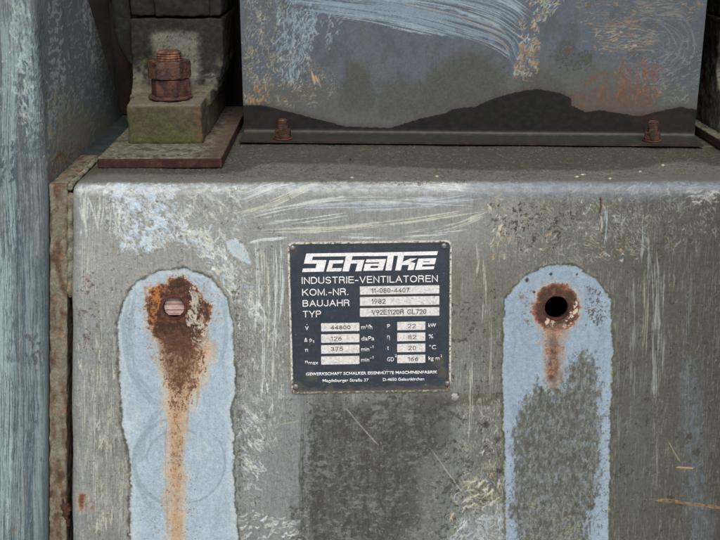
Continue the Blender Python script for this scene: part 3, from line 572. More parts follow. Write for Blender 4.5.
# rusty flange bar, its seam and a lump of rust scale between bar and casing
def colX(z): return -307 - 21 * np.clip((72 - z) / 317, 0, 2)
def rustpaint(dark, mid, hot, grey, gm=.5, sd=200):
    def f(V, N):
        a = fbm3(V / 14, 4, sd); b = fbm3(V / 3.5, 3, sd + 5); c = mixc(mixc(np.ones((len(V), 3)) * dark, mid, ss(-.4, .4, a + .4 * b)), hot, ss(.2, .6, b + .5 * a) * .8)
        g_ = ss(gm - .25, gm + .25, fbm3(V / np.array([9, 9, 22.]), 4, sd + 9) + .5); c = mixc(c, mixc(np.ones((len(V), 3)) * grey, (150, 140, 120), ss(.1, .5, b) * .5), g_ * .9)
        return c, np.full(len(V), .8)
    return f
bm = bmesh.new(); zs = [-556, -245, 72, ZT - .5]
def barq(z, a, b, y0): return colX(z) + a, colX(z) + b, z * math.tan(LEAN) + y0
for z0, z1 in ((-556., -245.), (-245., 72.), (72., 86.)):
    P = []
    for i, a in enumerate((1.0, 19.0)):
        for yb in (0, 1):
            for z in (z0, z1):
                P.append((colX(z) + a, (z * math.tan(LEAN) + 5) if yb == 0 else (150 if z0 == 72 else 95), z + (-.01 if z == z0 and z0 > -556 else 0)))
    hexa(bm, P)
bar = fuse('flange_bar', bm, M['rust'], rustpaint((80, 62, 50), (108, 92, 74), (140, 94, 70), (116, 112, 100), .42), voxel=1.5, smooth=3, amp=1.2, freq=14)
under(bar, base)['label'] = 'narrow upright bar with flaking rust along the left end'
bm = bmesh.new()
for i in range(40):
    z = 74 - i * 2.6; x = (colX(z) + 19 + casX(XL, z)) / 2; y = z * math.tan(LEAN) + 9 - 1.5 * math.sin(i * .9); lathe(bm, [(.5, -3), (3.8, -1.5), (3.8, 1.5), (.5, 3)], x + .4 * math.sin(i), y, 10, z)
for i in range(30):
    y = 14 + i * 4.4; lathe(bm, [(.5, -3), (3.4, -1), (3.4, 1), (.5, 3)], -286 + .5 * math.sin(i), y, 10, ZT - 3 - (2 if i < 1 else 0))
under(fuse('seam', bm, M['rust'], rustpaint((84, 76, 62), (108, 102, 88), (140, 110, 82), (122, 120, 108), .3, 230), voxel=1.0, smooth=2, amp=.5, freq=6), base)
bm = bmesh.new()
for i in range(12):
    z = -238 - i * 3.6; lathe(bm, [(.5, -4), (5.5 - abs(i - 6) * .5, -1.5), (5.5 - abs(i - 6) * .5, 1.5), (.5, 4)], colX(z) + 15 + i * .35 + math.sin(i * 1.3), z * math.tan(LEAN) + 9, 12, z)
under(fuse('rust_scale', bm, M['rust'], rustpaint((52, 32, 28), (72, 44, 36), (104, 66, 48), (70, 52, 44), .9, 240), voxel=1.0, smooth=2, amp=1.4, freq=6), base)

# ================================================================== left housing: front, rounded corner, receding side
RCo = 11.0; U0 = -130.0       # u = 0 at the corner; negative on the front (to the left), positive into the depth
def lh_pos(u, v):
    z = v; y0 = z * math.tan(LEAN) - 1; xc = colX(z); L = RCo * math.pi / 2
    phi = np.clip((u + L / 2) / RCo, 0, math.pi / 2); x = np.where(u < -L / 2, xc - RCo + (u + L / 2), xc - RCo + RCo * np.sin(phi)); y = y0 + RCo * (1 - np.cos(phi)) + np.maximum(u - L / 2, 0)
    return np.stack([x, y, z + 0 * u], -1)
def lh_nrm(u, v):
    phi = np.clip((u + RCo * math.pi / 4) / RCo, 0, math.pi / 2); return np.stack([np.sin(phi), -np.cos(phi), 0 * u], -1)
def lh_q(px, py):
    p = hit(px, py, (0, -1, 0), NF); L = RCo * math.pi / 2; xc = float(colX(p[2]))
    if p[0] < xc - RCo * .3: return p[0] - (xc - RCo) - L / 2, p[2]
    p = on_x(px, py, -307); y0 = p[2] * math.tan(LEAN) - 1; return max(p[1] - y0 - RCo + L / 2, -4), p[2]
def rear(z): return 395 - (z - ZT) * (148 / 158.)              # slanting rear edge of the side
Ul = np.concatenate([np.arange(-150, -75, 5), np.arange(-74, 60, .6), np.arange(61, 390, 1.3)]); Vl = np.concatenate([np.arange(-558, -300, 6), np.arange(-298, 300, .8), np.arange(302, 420, 5)])
S = Sheet(Ul, Vl, lh_q, (110, 116, 118), .55, 17)
fr = 1 - ss(-6, 14, S.uu + 3 * S.n(8, 30, 3, 300))  # front mask: front painted darker, side lighter, to even out their light
S.lay(fr, (88, 95, 97)); vs = S.n(2.2, 120, 4, 301) + .5 * S.n(9, 200, 2, 302)
S.lay(fr * ss(-.1, .5, vs) * .7, (112, 121, 123)); S.lay(fr * ss(.1, .5, -vs) * .6, (66, 77, 84)); S.lay(fr * ss(.3, .6, S.n(1.1, 60, 3, 303)) * .5, (140, 152, 154))
S.lay(fr * ss(.2, .6, S.n(1.3, 3, 3, 304)) * .3, (120, 128, 126)); S.lay(ss(60, -180, S.vv) * fr * .5 * ss(-.4, .5, vs + .3 * S.n(14, 60, 3, 309)), (138, 148, 150))
S.lay(np.exp(-((S.uu + 2) / 6) ** 2) * ss(60, 0, S.vv) * .55, (78, 92, 90))
S.lay((1 - fr) * ss(0, .6, S.n(30, 40, 4, 305)) * .4, (86, 93, 97)); S.lay((1 - fr) * ss(.3, .6, S.n(1.5, 6, 3, 306)) * .25, (110, 118, 118))
for P, wd, dr, c in (([(4, -5), (10, 60), (8, 160), (14, 260)], 16, -.05, (134, 152, 156)), ([(20, -5), (30, 40), (34, 100), (30, 170)], 14, .05, (122, 138, 142)), ([(2, 200), (6, 320), (3, 545)], 18, -.05, (150, 168, 174)), ([(26, 200), (28, 300), (34, 420), (38, 545)], 14, .1, (120, 136, 142)),
        ([(38, 300), (42, 420), (44, 545)], 10, .05, (124, 138, 142)), ([(14, 330), (18, 420), (14, 545)], 12, .1, (124, 140, 148)), ([(22, 200), (24, 330), (26, 500)], 5, .1, (70, 84, 96)), ([(16, 150), (17, 240), (18, 300)], 3, -.2, (66, 82, 88)), ([(33, 420), (30, 480), (27, 545)], 7, .05, (74, 88, 100))):
    S.brush(P, wd, c, .8, 1.0, dr, 90)
SD = [(48, -5), (88, -5), (122, 112), (84, 150), (48, 178)]
S.smear([(46, -5), (62, -5), (66, 60), (64, 120), (47, 140)], 0, 22, 5, (162, 174, 176), .08, .1, .9, 14, 730, .7, h=.1); S.smear([(60, -5), (88, -5), (118, 100), (96, 130), (72, 100)], 0, 26, 4, (150, 158, 158), .28, .1, .8, 14, 731, .7, h=.1)
S.smear([(78, -5), (90, -5), (106, 60), (96, 76), (84, 40)], 0, 22, 6, (176, 178, 168), .15, .1, .85, 14, 732, .7, h=.1); S.smear([(47, 80), (70, 80), (100, 130), (84, 152), (47, 178)], .2, 20, 4.5, (166, 158, 130), .1, .12, .85, 14, 733, .7, h=.1)
S.wash([(60, 100), (100, 110), (110, 128), (84, 150), (50, 176)], (122, 118, 102), .5, 14, 30, 734)
S.smear(P4(-2, -5, 46, 130), 1.5, 12, 1.8, (132, 146, 149), .16, .12, .7, 8, 735, .8); S.smear(P4(14, 20, 46, 160), 1.3, 6, 2.4, (76, 86, 90), .15, .12, .7, 8, 736); S.smear(P4(-4, 160, 46, 545), 1.57, 50, 1.2, (128, 141, 145), .26, .12, .6, 8, 737, .4); S.smear(P4(-4, 160, 46, 545), 1.57, 60, 1.6, (68, 79, 88), .28, .12, .55, 8, 738, .4)
dn = lambda x, y: 1.7
S.dabs([(10, 0), (34, -2), (36, 60), (36, 130), (26, 140), (12, 90)], 160, 4.5, 1.0, [(150, 168, 172), (166, 176, 172), (130, 148, 154)], 1.7, .35, 1.0, .85)
S.dabs([(0, 130), (14, 130), (16, 180), (0, 185)], 40, 5, 1, [(66, 80, 88)], 1.4, .3)
S.dabs([(40, 80), (60, 96), (72, 120), (66, 150), (48, 150), (40, 120)], 150, 4, .8, [(156, 150, 126), (140, 138, 120)], 1.2, .6, 1, .8)
S.dabs([(76, 0), (88, 0), (96, 30), (98, 70), (88, 80), (78, 40)], 60, 6, 1.2, [(156, 160, 154), (134, 142, 142)], 1.8, .4, 1, .8)
S.dabs([(45, 0), (84, 0), (110, 120), (70, 150)], 60, 5, 1.2, [(120, 126, 122)], 1.7, .5, .5, .6)
for k in range(7): S.brush([(50 + 2 * k, 118 + 5 * k), (58 + 2 * k, 126 + 4.5 * k), (70 + 1.5 * k, 118 + 5 * k), (78 + k, 108 + 5 * k)], 3, (128, 122, 102), .6, .8, .1, 20)
S.wash([(66, 126), (82, 118), (90, 135), (80, 158), (62, 165), (50, 178)], (122, 118, 100), .7, 6, 8)
S.specks([(46, 165), (70, 140), (86, 150), (60, 175), (48, 190)], (110, 74, 54), 2, .1, .15, .8, 310, 5)
S.specks(P4(24, 335, 42, 370), (70, 70, 72), 2, .05, .2, .8, 311, 5, fy=5); S.specks(P4(0, 510, 50, 545), (110, 96, 76), 2, .4, .15, .6, 312, 8)
S.specks(P4(0, 0, 122, 160), (190, 190, 180), 1.2, .75, .05, .7, 313, 10)
lh = thing('side_housing', (-360, 100, -560), 'blue-grey brushed steel housing with slanting rear edge at the far left', 'housing')
def lkeep(u, v):
    p = lh_pos(u, v); return (p[..., 1] < rear(v)) | (v < ZT - 3)
under(S.mesh('painted_shell', lh_pos, lh_nrm, M['slate'], keep=lkeep), lh)
bm = bmesh.new(); x0 = -312.0
prism(bm, [(12, -556), (393, -556), (393, 84), (rear(300) - 2, 300), (rear(415) - 2, 415), (40, 415)], 0, -470, -330.5); under(bm_obj('inner_frame', bm, M['black']), lh)
bm = bmesh.new(); P = [(393.5, 86.5), (rear(300) - .8, 300), (rear(415) - .8, 415)]; prism(bm, [(P[0][0] - 6, P[0][1]), P[0], P[1], P[2], (P[2][0] - 6, 415), (P[1][0] - 6, 300)], 0, -311, -308.2); under(bm_obj('rear_edge', bm, M['black']), lh)

# ================================================================== bearing feet with stud, nuts and washer
def footpaint(V, N):
    x, y, z = V.T; n = len(V); a = fbm3(V / 22, 4, 400); b = fbm3(V / 5, 4, 401); c_ = fbm3(V / 2.0, 3, 402)
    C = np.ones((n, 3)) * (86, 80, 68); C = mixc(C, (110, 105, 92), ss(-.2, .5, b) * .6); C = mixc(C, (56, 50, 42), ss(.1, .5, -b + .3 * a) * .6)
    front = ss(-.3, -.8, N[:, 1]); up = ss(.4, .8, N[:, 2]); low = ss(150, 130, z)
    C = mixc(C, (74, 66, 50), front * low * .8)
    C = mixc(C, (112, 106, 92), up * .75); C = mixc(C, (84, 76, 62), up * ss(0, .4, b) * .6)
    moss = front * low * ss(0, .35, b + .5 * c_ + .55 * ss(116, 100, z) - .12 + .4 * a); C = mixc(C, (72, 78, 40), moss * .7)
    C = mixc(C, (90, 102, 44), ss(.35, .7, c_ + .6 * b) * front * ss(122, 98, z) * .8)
    side = ss(.5, .9, N[:, 0]); C = mixc(C, (66, 64, 42), side * .5); C = mixc(C, (112, 72, 50), np.exp(-((x + 173) / 5) ** 2) * np.exp(-((y - 149) / 9) ** 2) * .7 * ss(-.3, .3, b))
    col = ss(200, 222, y) * ss(146, 156, z)                                   # upright: shade painted dark, with a light bare patch
    patch = ss(-7, 5, 26 - np.abs(x + 207) + 5 * a + 4 * b) * ss(214, 206, z + 3 * b) * col
    darkc = mixc(np.ones((n, 3)) * (34, 32, 28), (50, 45, 39), ss(-.2, .5, b)); C = mixc(C, darkc, col * .95); C = mixc(C, (30, 29, 25), ss(222, 230, z) * .6); C = mixc(C, (112, 112, 104), patch * .9); C = mixc(C, (96, 92, 82), patch * ss(0, .5, -b) * .6)  # upright and cap darkened for the shade beneath the bearing
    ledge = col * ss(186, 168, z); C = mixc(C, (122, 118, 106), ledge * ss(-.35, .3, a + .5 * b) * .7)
    C = mixc(C, (44, 42, 36), ss(.3, .5, b + .4 * c_) * col * .7); C = mixc(C, (70, 84, 36), ss(.35, .6, fbm3(V / 8, 3, 405)) * col * ss(-225, -240, x) * .7)
    return C, np.full(n, .85)
def plain(c1, c2, c3, sd=420, f=9):
    def g_(V, N):
        a = fbm3(V / f, 5, sd); b = fbm3(V / 3, 3, sd + 4); C = mixc(np.ones((len(V), 3)) * c1, c2, ss(-.3, .4, a + .3 * b)); return mixc(C, c3, ss(.25, .7, b + .5 * a) * .7), np.full(len(V), .8)
    return g_
def plpaint(V, N):
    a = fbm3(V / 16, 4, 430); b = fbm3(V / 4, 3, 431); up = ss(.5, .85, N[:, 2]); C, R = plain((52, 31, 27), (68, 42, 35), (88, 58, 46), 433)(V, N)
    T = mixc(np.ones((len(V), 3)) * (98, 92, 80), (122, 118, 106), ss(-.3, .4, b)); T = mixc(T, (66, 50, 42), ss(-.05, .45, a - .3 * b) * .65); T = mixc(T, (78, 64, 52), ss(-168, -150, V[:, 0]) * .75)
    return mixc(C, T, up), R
def hexnut(cx, cy, z0, z1, rad, rot, sd):
    bm = bmesh.new(); P = []
    for k in range(6): a = rot + k * math.pi / 3; P.append((cx + rad * math.cos(a), cy + rad * math.sin(a)))
    n = 48; rings = []
    for z, kk in ((z0, .93), (z0 + 1.6, 1.0), (z1 - 1.8, 1.0), (z1, .92)):
        ring = []
        for i in range(n):
            a = 2 * math.pi * i / n; m_ = (a - rot) % (math.pi / 3) - math.pi / 6; r_ = rad * math.cos(math.pi / 6) / math.cos(m_)
            r_ = min(r_, rad * (kk if kk < 1 else .997)); ring.append(bm.verts.new((cx + r_ * math.cos(a), cy + r_ * math.sin(a), z)))
        rings.append(ring)
    for a, b in zip(rings[:-1], rings[1:]):
        for i in range(n): bm.faces.new((a[i], a[(i + 1) % n], b[(i + 1) % n], b[i]))
    bm.faces.new(rings[0][::-1]); bm.faces.new(rings[-1]); return bm
foot = thing('bearing_foot', (-206, 230, ZT), 'mossy cast bearing foot on a rusty plate with two big nuts, beside the left housing', 'bearing foot', 'bearing feet on the machine base')
bm = bmesh.new(); box(bm, -271.5, -142.5, 77, 392, ZT + .4, 98); under(fuse('base_plate', bm, M['rust'], plpaint, voxel=1.3, smooth=1, amp=.35, freq=9, amp2=.15), foot)
bm = bmesh.new(); P = [(150, 97), (150, 141), (205, 142.5)] + [(205 + 30 * math.sin(t), 172.5 - 30 * math.cos(t)) for t in np.linspace(.2, math.pi / 2, 8)] + [(236, 224.5), (390, 224.5), (390, 97)]
prism(bm, P, 0, -252.5, -171); prism(bm, [(206, 97)] + [p for p in P[2:-1] if p[0] >= 205] + [(390, 97)], 0, -259, -170)
# flared right shoulder of the upright
for i in range(9):
    t = i / 8.; zz = 128 + 97 * t; xr = -171 + 17 * math.sin(min(t * 1.6, 1) * math.pi / 2); box(bm, -200, xr, 200 + 36 * min(1, t * 2.2 + .1) - 12 * (t < .2), 390, zz - 8, min(zz + 8, 224.5))
hexa(bm, [(x, y, z) for x in (-200, -156) for y in (238, 390) for z in (165, 224.4)])
castA = under(fuse('cast_foot', bm, M['cast'], footpaint, voxel=1.7, smooth=5, amp=1.6, freq=16, amp2=.45), foot)
bm = bmesh.new(); box(bm, -258, -229, 244, 390, 226.6, 400); box(bm, -231, -168, 236, 390, 226.6, 400); box(bm, -170, -155, 242, 390, 226.6, 400)
under(fuse('bearing_cap', bm, M['cast'], footpaint, voxel=2.0, smooth=7, amp=2.2, freq=14, amp2=.4), foot)
nutp = plain((90, 60, 49), (62, 43, 39), (42, 36, 39), 440, 10)
bm = bmesh.new(); lathe(bm, [(22, 142), (24.5, 143), (24.5, 145.4), (22, 146.4)], -209, 186, 48); under(fuse('washer', bm, M['rust'], nutp, voxel=.8, smooth=1, amp=.5, freq=6), foot)
under(fuse('nut', hexnut(-208, 186, 146, 164.5, 22.6, -.13, 1), M['rust'], nutp, voxel=.48, smooth=0, amp=.45, freq=7, amp2=.2), foot)
under(fuse('nut', hexnut(-209, 186, 165.3, 184.5, 24.4, .09, 2), M['rust'], plain((94, 66, 54), (62, 46, 42), (42, 36, 40), 446, 10), voxel=.48, smooth=0, amp=.45, freq=7, amp2=.2), foot)
bm = bmesh.new(); pr = [(12, 180)]
for k in range(4): z = 184 + k * 2.6; pr += [(12.8, z), (14.0, z + .7), (14.0, z + 1.5), (12.4, z + 2.2)]
pr += [(12.2, 194.6), (10.5, 195.4)]; lathe(bm, pr, -208.5, 186, 48); under(fuse('stud', bm, M['rust'], plain((86, 56, 44), (122, 84, 66), (150, 118, 98), 450, 6), voxel=.55, smooth=0, amp=.3, freq=4, amp2=.1), foot)
bpy.context.view_layer.update()
f2 = foot.copy(); COL.objects.link(f2); f2.location.x += .676; f2.location.y += 0.0
tag(f2, 'shaded bearing foot on its plate at the right edge, just past the grey cover', 'bearing foot', 'bearing feet on the machine base')
for ch in list(foot.children): c = ch.copy(); COL.objects.link(c); c.parent = f2; c.matrix_parent_inverse = ch.matrix_parent_inverse.copy()

# ================================================================== sheet-metal cover standing on the base
YAW = math.atan2(-32, 536.); A0 = np.array([-134.0, 246.5, 0]); EX = np.array([math.cos(YAW), math.sin(YAW), 0]); EN = np.array([math.sin(YAW), -math.cos(YAW), 0]); WD = 527.
rb = 5.0; ZB = 91.2                           # flange top; v: from flange lip (v=0) back, up the bend, up the panel
FL = 46.0
def cv_prof(v):
    L = rb * math.pi / 2; th = np.clip((v - (FL - rb)) / rb, 0, math.pi / 2)
    d = np.where(v < FL - rb, FL - v, rb - rb * np.sin(th)); z = ZB + rb * (1 - np.cos(th)) + np.maximum(v - (FL - rb) - L, 0); return d, z, np.sin(th), np.cos(th)
def cv_pos(u, v): d, z, a, b = cv_prof(v); kx = 1 + (v < FL - rb) * 0; return A0 + EX * u[..., None] + EN * d[..., None] + np.array([0, 0, 1.]) * z[..., None]
def cv_nrm(u, v): d, z, a, b = cv_prof(v); return EN * a[..., None] + np.array([0, 0, 1.]) * b[..., None]
def cv_q(px, py):
    p = hit(px, py, A0, EN); L = rb * math.pi / 2
    if p[2] > ZB + 2: return float((p - A0) @ EX), FL - rb + L + p[2] - ZB - rb
    p = on_z(px, py, ZB); return float((p - A0) @ EX), FL - float((p - A0) @ EN)
Uc = np.arange(0, WD + .1, .68); Vc = np.concatenate([np.arange(0, FL - rb, 1.2), np.arange(FL - rb, 46 + 185, .68), np.arange(46 + 187, 46 + 394, 6)])
S = Sheet(Uc, Vc, cv_q, (86, 93, 102), .5, 23)
a = S.n(70, 60, 4, 500); b = S.n(14, 14, 4, 501); c = S.n(2, 1.4, 3, 502)
S.lay(ss(-.2, .6, a) * .4, (80, 88, 99)); S.lay(ss(.1, .6, b) * .25, (98, 104, 111)); S.lay(ss(.25, .6, c) * .3, (112, 116, 116)); S.lay(ss(.2, .6, S.n(40, 1.2, 3, 503)) * .2, (78, 84, 90))
S.lay(ss(380, 540, S.uu) * .35, (70, 76, 82))
for k_, (c_, fx_, fy_, t_) in enumerate((((70, 76, 82), 26, 30, .0), ((106, 112, 116), 1.6, 5, .38), ((68, 70, 68), 1.8, 2.4, .4), ((104, 108, 108), 12, 1.4, .4), ((78, 78, 72), 9, 30, .25))):
    S.lay(ss(t_, t_ + .35, S.n(fx_, fy_, 5, 790 + k_, .6)) * .4, c_)
# grime creeping up from the bottom
S.wash([(243, 130), (243, 90), (300, 84), (345, 86), (352, 62), (364, 68), (372, 90), (400, 82), (420, 86), (440, 66), (455, 56), (480, 55), (495, 70), (520, 76), (545, 62), (575, 70), (600, 60), (640, 80), (690, 90), (690, 130)], (88, 88, 82), .7, 9, 10, 4, fy=8)
S.wash([(348, 72), (358, 66), (366, 78), (372, 100), (344, 100)], (80, 82, 74), .45, 6, 6); S.wash([(430, 70), (450, 58), (480, 58), (500, 74), (500, 110), (430, 110)], (80, 82, 76), .4, 9, 8)
S.specks([(343, 60), (375, 60), (375, 108), (343, 108)], (74, 76, 68), 1.8, .2, .2, .5, 511, 8, fy=1.2); S.specks([(430, 55), (505, 55), (505, 110), (430, 110)], (72, 74, 68), 2, .2, .2, .5, 512, 8, fy=1.3)
S.specks([(545, 56), (570, 40), (600, 60), (570, 75)], (60, 62, 52), 2.5, .15, .2, .7, 513, 8)
for k_, P in enumerate(([(346, 70), (356, 64), (368, 72), (376, 92), (372, 108), (342, 108), (340, 92)], [(428, 74), (446, 64), (460, 56), (482, 56), (496, 66), (506, 84), (504, 108), (430, 112), (422, 92)], [(382, 80), (398, 78), (424, 84), (430, 112), (380, 118)], [(552, 56), (566, 40), (572, 54), (590, 56), (580, 68), (560, 66)], [(520, 76), (545, 70), (566, 84), (560, 96), (520, 94)])):
    m, sl = S.poly(P, 4.5, 9, 7, 540 + k_, 4); S.lay(m * (.2 + .5 * ss(-.3, .4, S.nz(sl, 2.6, 1.3, 4, 550 + k_) + .5 * S.nz(sl, 9, 14, 3, 560 + k_))), (70, 72, 65), sl=sl)
# sweeps of pale blue paint
LB = (128, 146, 160); LB2 = (146, 161, 171)
for P, wd, dr, cc in (([(284, -6), (340, 0), (420, 12), (500, 36), (516, 58)], 22, -.05, LB), ([(300, 4), (360, 12), (420, 22), (470, 36)], 18, .0, LB), ([(340, -8), (430, 0), (490, 16), (520, 34)], 16, -.0, LB2), ([(400, -10), (470, -2), (510, 12), (528, 30)], 16, .05, LB), ([(450, -12), (500, -4), (530, 14)], 14, .05, LB2), ([(330, 14), (372, 20), (402, 26), (440, 34)], 10, .05, LB2),
        ([(440, 28), (490, 44), (516, 60)], 8, .22, LB2), ([(250, -4), (300, -6), (400, -6)], 14, .05, LB)):
    S.brush(P, wd, cc, .85, 1.15, dr, 90, soft=.16)
for P in ([(465, 14), (495, 26), (512, 40)], [(402, 4), (450, 14), (500, 34)], [(480, 28), (500, 40), (512, 52)]): S.brush(P, 1.3, (170, 142, 108), .55, .7, -.2, 24)
S.dabs([(276, 0), (300, 0), (322, 20), (300, 60), (286, 90), (276, 60)], 150, 4.5, .9, [LB, LB2, (130, 150, 164)], 1.35, .35, 1, .85); S.dabs([(300, 5), (350, 10), (330, 50), (300, 50)], 70, 4, .9, [LB2, LB], 1.1, .4, 1, .8)
S.smear([(243, -5), (284, -5), (286, 60), (243, 60)], 1.2, 4.5, 1.5, (138, 142, 134), .24, .1, .75, 8, 740); S.smear([(243, 40), (300, 50), (338, 74), (330, 104), (243, 106)], .8, 4, 1.5, (146, 132, 106), .34, .1, .65, 8, 741); S.smear([(246, 70), (320, 74), (320, 104), (246, 104)], 1.2, 4, 1.4, (140, 106, 78), .46, .08, .6, 8, 742); S.smear([(276, -5), (312, -5), (318, 40), (300, 92), (282, 80)], 1.35, 7, 1.7, (136, 154, 162), .12, .12, .85, 8, 743)
S.smear([(600, 30), (700, 30), (698, 100), (640, 100)], .3, 7, 1.5, (116, 126, 130), .28, .12, .6, 10, 744); S.smear([(614, 50), (668, 50), (664, 104), (614, 104)], 1.5, 5, 1.6, (128, 84, 64), .28, .14, .6, 9, 745); S.smear([(560, -5), (700, -5), (690, 26), (600, 30)], .0, 9, 1.4, (146, 122, 94), .3, .12, .6, 9, 746)
S.dabs([(245, 0), (280, 0), (284, 100), (245, 104)], 110, 3.2, .7, [(160, 156, 138), (140, 146, 142), (184, 160, 112)], 1.2, .5, 1, .75)
S.dabs([(244, 45), (275, 55), (335, 72), (330, 104), (290, 108), (246, 104)], 60, 4, .8, [(170, 152, 118), (150, 126, 98), (150, 148, 136)], .9, .6, 1, .65)
S.dabs([(250, 82), (268, 84), (262, 104), (250, 104)], 26, 4, 1, [(156, 118, 82)], 1.3, .3); S.dabs([(305, 55), (318, 60), (320, 82), (314, 82)], 18, 6, .7, [LB2, (190, 150, 110)], 1.9, .15)
S.dabs([(516, 20), (540, 20), (538, 76), (514, 76)], 240, 3, .8, [LB2, (150, 160, 160), (160, 140, 112), (132, 104, 84)], 1.2, .7, 1, .85); S.dabs([(515, 44), (542, 40), (540, 82), (516, 82)], 60, 3, .9, [(132, 98, 78), (144, 116, 92)], .8, .7, 1)
S.dabs([(524, -5), (570, -5), (560, 6), (545, 20), (532, 26)], 110, 3.5, .8, [LB2, (150, 156, 150), (190, 150, 104)], .9, .4, 1, .8)
for k in range(9): S.brush([(586 + k, 24 + 2.6 * k), (620, 24 + 3 * k), (650, 30 + 2.6 * k), (664 - k, 44 + 1.5 * k)], 2.4, (150, 138, 112) if k % 3 else (142, 112, 86), .5, .8, .14, 16)
for k in range(9): S.brush([(628 + k, 2 + 2.2 * k), (650, 1 + 2.4 * k), (690, -2 + 2.6 * k)], 2.6, (146, 124, 98) if k % 2 else (130, 136, 136), .5, .8, .2, 16)
for k in range(9): r = 8 + 3.4 * k; S.brush([(655 + (k * 7) % 5 + r * math.cos(t) * 1.1, 44 + 1.0 * r * math.sin(t) + 3 * math.sin(t * 3 + k)) for t in np.linspace(-1.6 - .1 * (k % 3), 1.3 + .2 * (k % 4), 8)], 2.4, (116, 125, 132), .5, .9, .12, 16)
S.dabs([(570, 20), (640, 15), (655, 50), (590, 55)], 90, 4, .6, [(160, 150, 126), (176, 124, 80)], 0.1, .3, .6, .7)
S.specks([(568, 78), (590, 70), (640, 60), (655, 86), (648, 112), (575, 112)], (108, 76, 60), 2.2, .26, .2, .6, 520, 9, fy=3.2); S.wash([(565, 92), (640, 90), (660, 108), (640, 118), (575, 114)], (88, 70, 64), .5, 9, 9)
for P, wd in (([(637, 64), (638, 84), (636, 104)], 3.5), ([(628, 72), (622, 88), (612, 104)], 3), ([(642, 58), (646, 74)], 4), ([(655, 62), (654, 90)], 3), ([(604, 84), (598, 98)], 4), ([(570, 46), (568, 54)], 4)): S.brush(P, wd, (128, 74, 56), .7, 1, .0, 8)
S.dabs([(615, 55), (665, 55), (665, 100), (615, 100)], 110, 3, .7, [(134, 88, 66), (140, 108, 84), (116, 76, 62)], 1.5, .4, .8, .6); S.dabs(P4(655, 50, 690, 105), 60, 2.6, .5, [(126, 138, 150), (150, 140, 110)], .8, .8, 1, .6)
# dark band with a wavy upper edge along the foot of the cover
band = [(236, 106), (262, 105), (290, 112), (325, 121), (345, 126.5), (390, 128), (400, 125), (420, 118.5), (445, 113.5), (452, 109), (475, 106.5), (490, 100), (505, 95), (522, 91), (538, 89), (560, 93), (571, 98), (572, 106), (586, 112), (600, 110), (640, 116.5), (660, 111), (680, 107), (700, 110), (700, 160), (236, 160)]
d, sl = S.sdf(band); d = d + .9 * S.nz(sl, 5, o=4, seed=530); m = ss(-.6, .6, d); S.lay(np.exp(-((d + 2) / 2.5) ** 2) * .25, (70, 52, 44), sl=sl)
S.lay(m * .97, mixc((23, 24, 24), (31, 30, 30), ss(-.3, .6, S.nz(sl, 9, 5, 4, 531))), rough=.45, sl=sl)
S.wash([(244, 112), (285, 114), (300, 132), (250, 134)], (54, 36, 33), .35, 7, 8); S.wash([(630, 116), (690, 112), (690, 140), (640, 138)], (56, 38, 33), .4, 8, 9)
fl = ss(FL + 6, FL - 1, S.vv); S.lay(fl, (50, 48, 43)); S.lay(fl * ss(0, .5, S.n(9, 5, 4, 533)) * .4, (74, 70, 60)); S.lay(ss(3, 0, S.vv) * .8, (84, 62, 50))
cover = thing('sheet_metal_cover', (130, 270, ZT), 'slate-grey sheet metal cover bolted on top of the base, dark wavy-edged band along its foot', 'machine cover')
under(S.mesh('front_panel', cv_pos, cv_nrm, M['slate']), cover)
def crot(p): return tuple(A0 + EX * p[0] + EN * p[1] + np.array([0, 0, p[2]]))
def cbox(bm, u0, u1, d0, d1, z0, z1): hexa(bm, [crot((u, d, z)) for u in (u0, u1) for d in (d1, d0) for z in (z0, z1)])
bm = bmesh.new(); cbox(bm, .2, WD - .2, 5, FL - .4, ZB - 2.2, ZB - .25); under(bm_obj('foot_flange', bm, M['flangeedge']), cover)
bm = bmesh.new(); cbox(bm, .2, WD - .2, -2.4, -.4, ZB + 4, 430); cbox(bm, 0, 2, -420, -2.6, ZB - 3, 430); cbox(bm, WD - 2, WD, -420, -2.6, ZB - 3, 430); cbox(bm, 0, WD, -422, -420.2, ZB - 3, 430); cbox(bm, 0, WD, -422, 0, 430.2, 432)
under(bm_obj('cover_body', bm, M['black']), cover)
# the two small anchor bolts through the flange
for k, (px, py) in enumerate(((283, 138), (652, 140))):
    p = on_z(px, py, ZB + 1)
    t = thing('anchor_bolt', (p[0], p[1], ZB), ['small rusty anchor bolt and nut on the flange near the left end of the cover', 'small rusty anchor bolt and nut on the flange near the right end of the cover'][k], 'bolt', 'bolts holding the cover down')
    bm = bmesh.new(); lathe(bm, [(10.5, .2), (11, .6), (11, 1.6), (10.5, 2)], 0, 0, 32); o = bm_obj('washer', bm, M['darkrust'], t)
    bm = hexnut(0, 0, 2, 11, 10, .3 + k, 1); o = fuse('nut', bm, M['rust'], plain((56, 38, 32), (80, 52, 42), (104, 70, 54), 460 + k, 6), t, voxel=.6, smooth=1, amp=.4, freq=4)
    bm = bmesh.new(); pr = [(5.0, 9)]
    for j in range(6): z = 11 + j * 1.9; pr += [(5.0, z), (5.9, z + .6), (5.9, z + 1.1), (4.9, z + 1.7)]
    pr += [(4.6, 23)]; lathe(bm, pr, 0, 0, 28); fuse('stud', bm, M['rust'], plain((60, 42, 38), (86, 60, 52), (110, 84, 76), 470 + k, 5), t, voxel=.45, smooth=0, amp=.15, freq=4, amp2=.05)

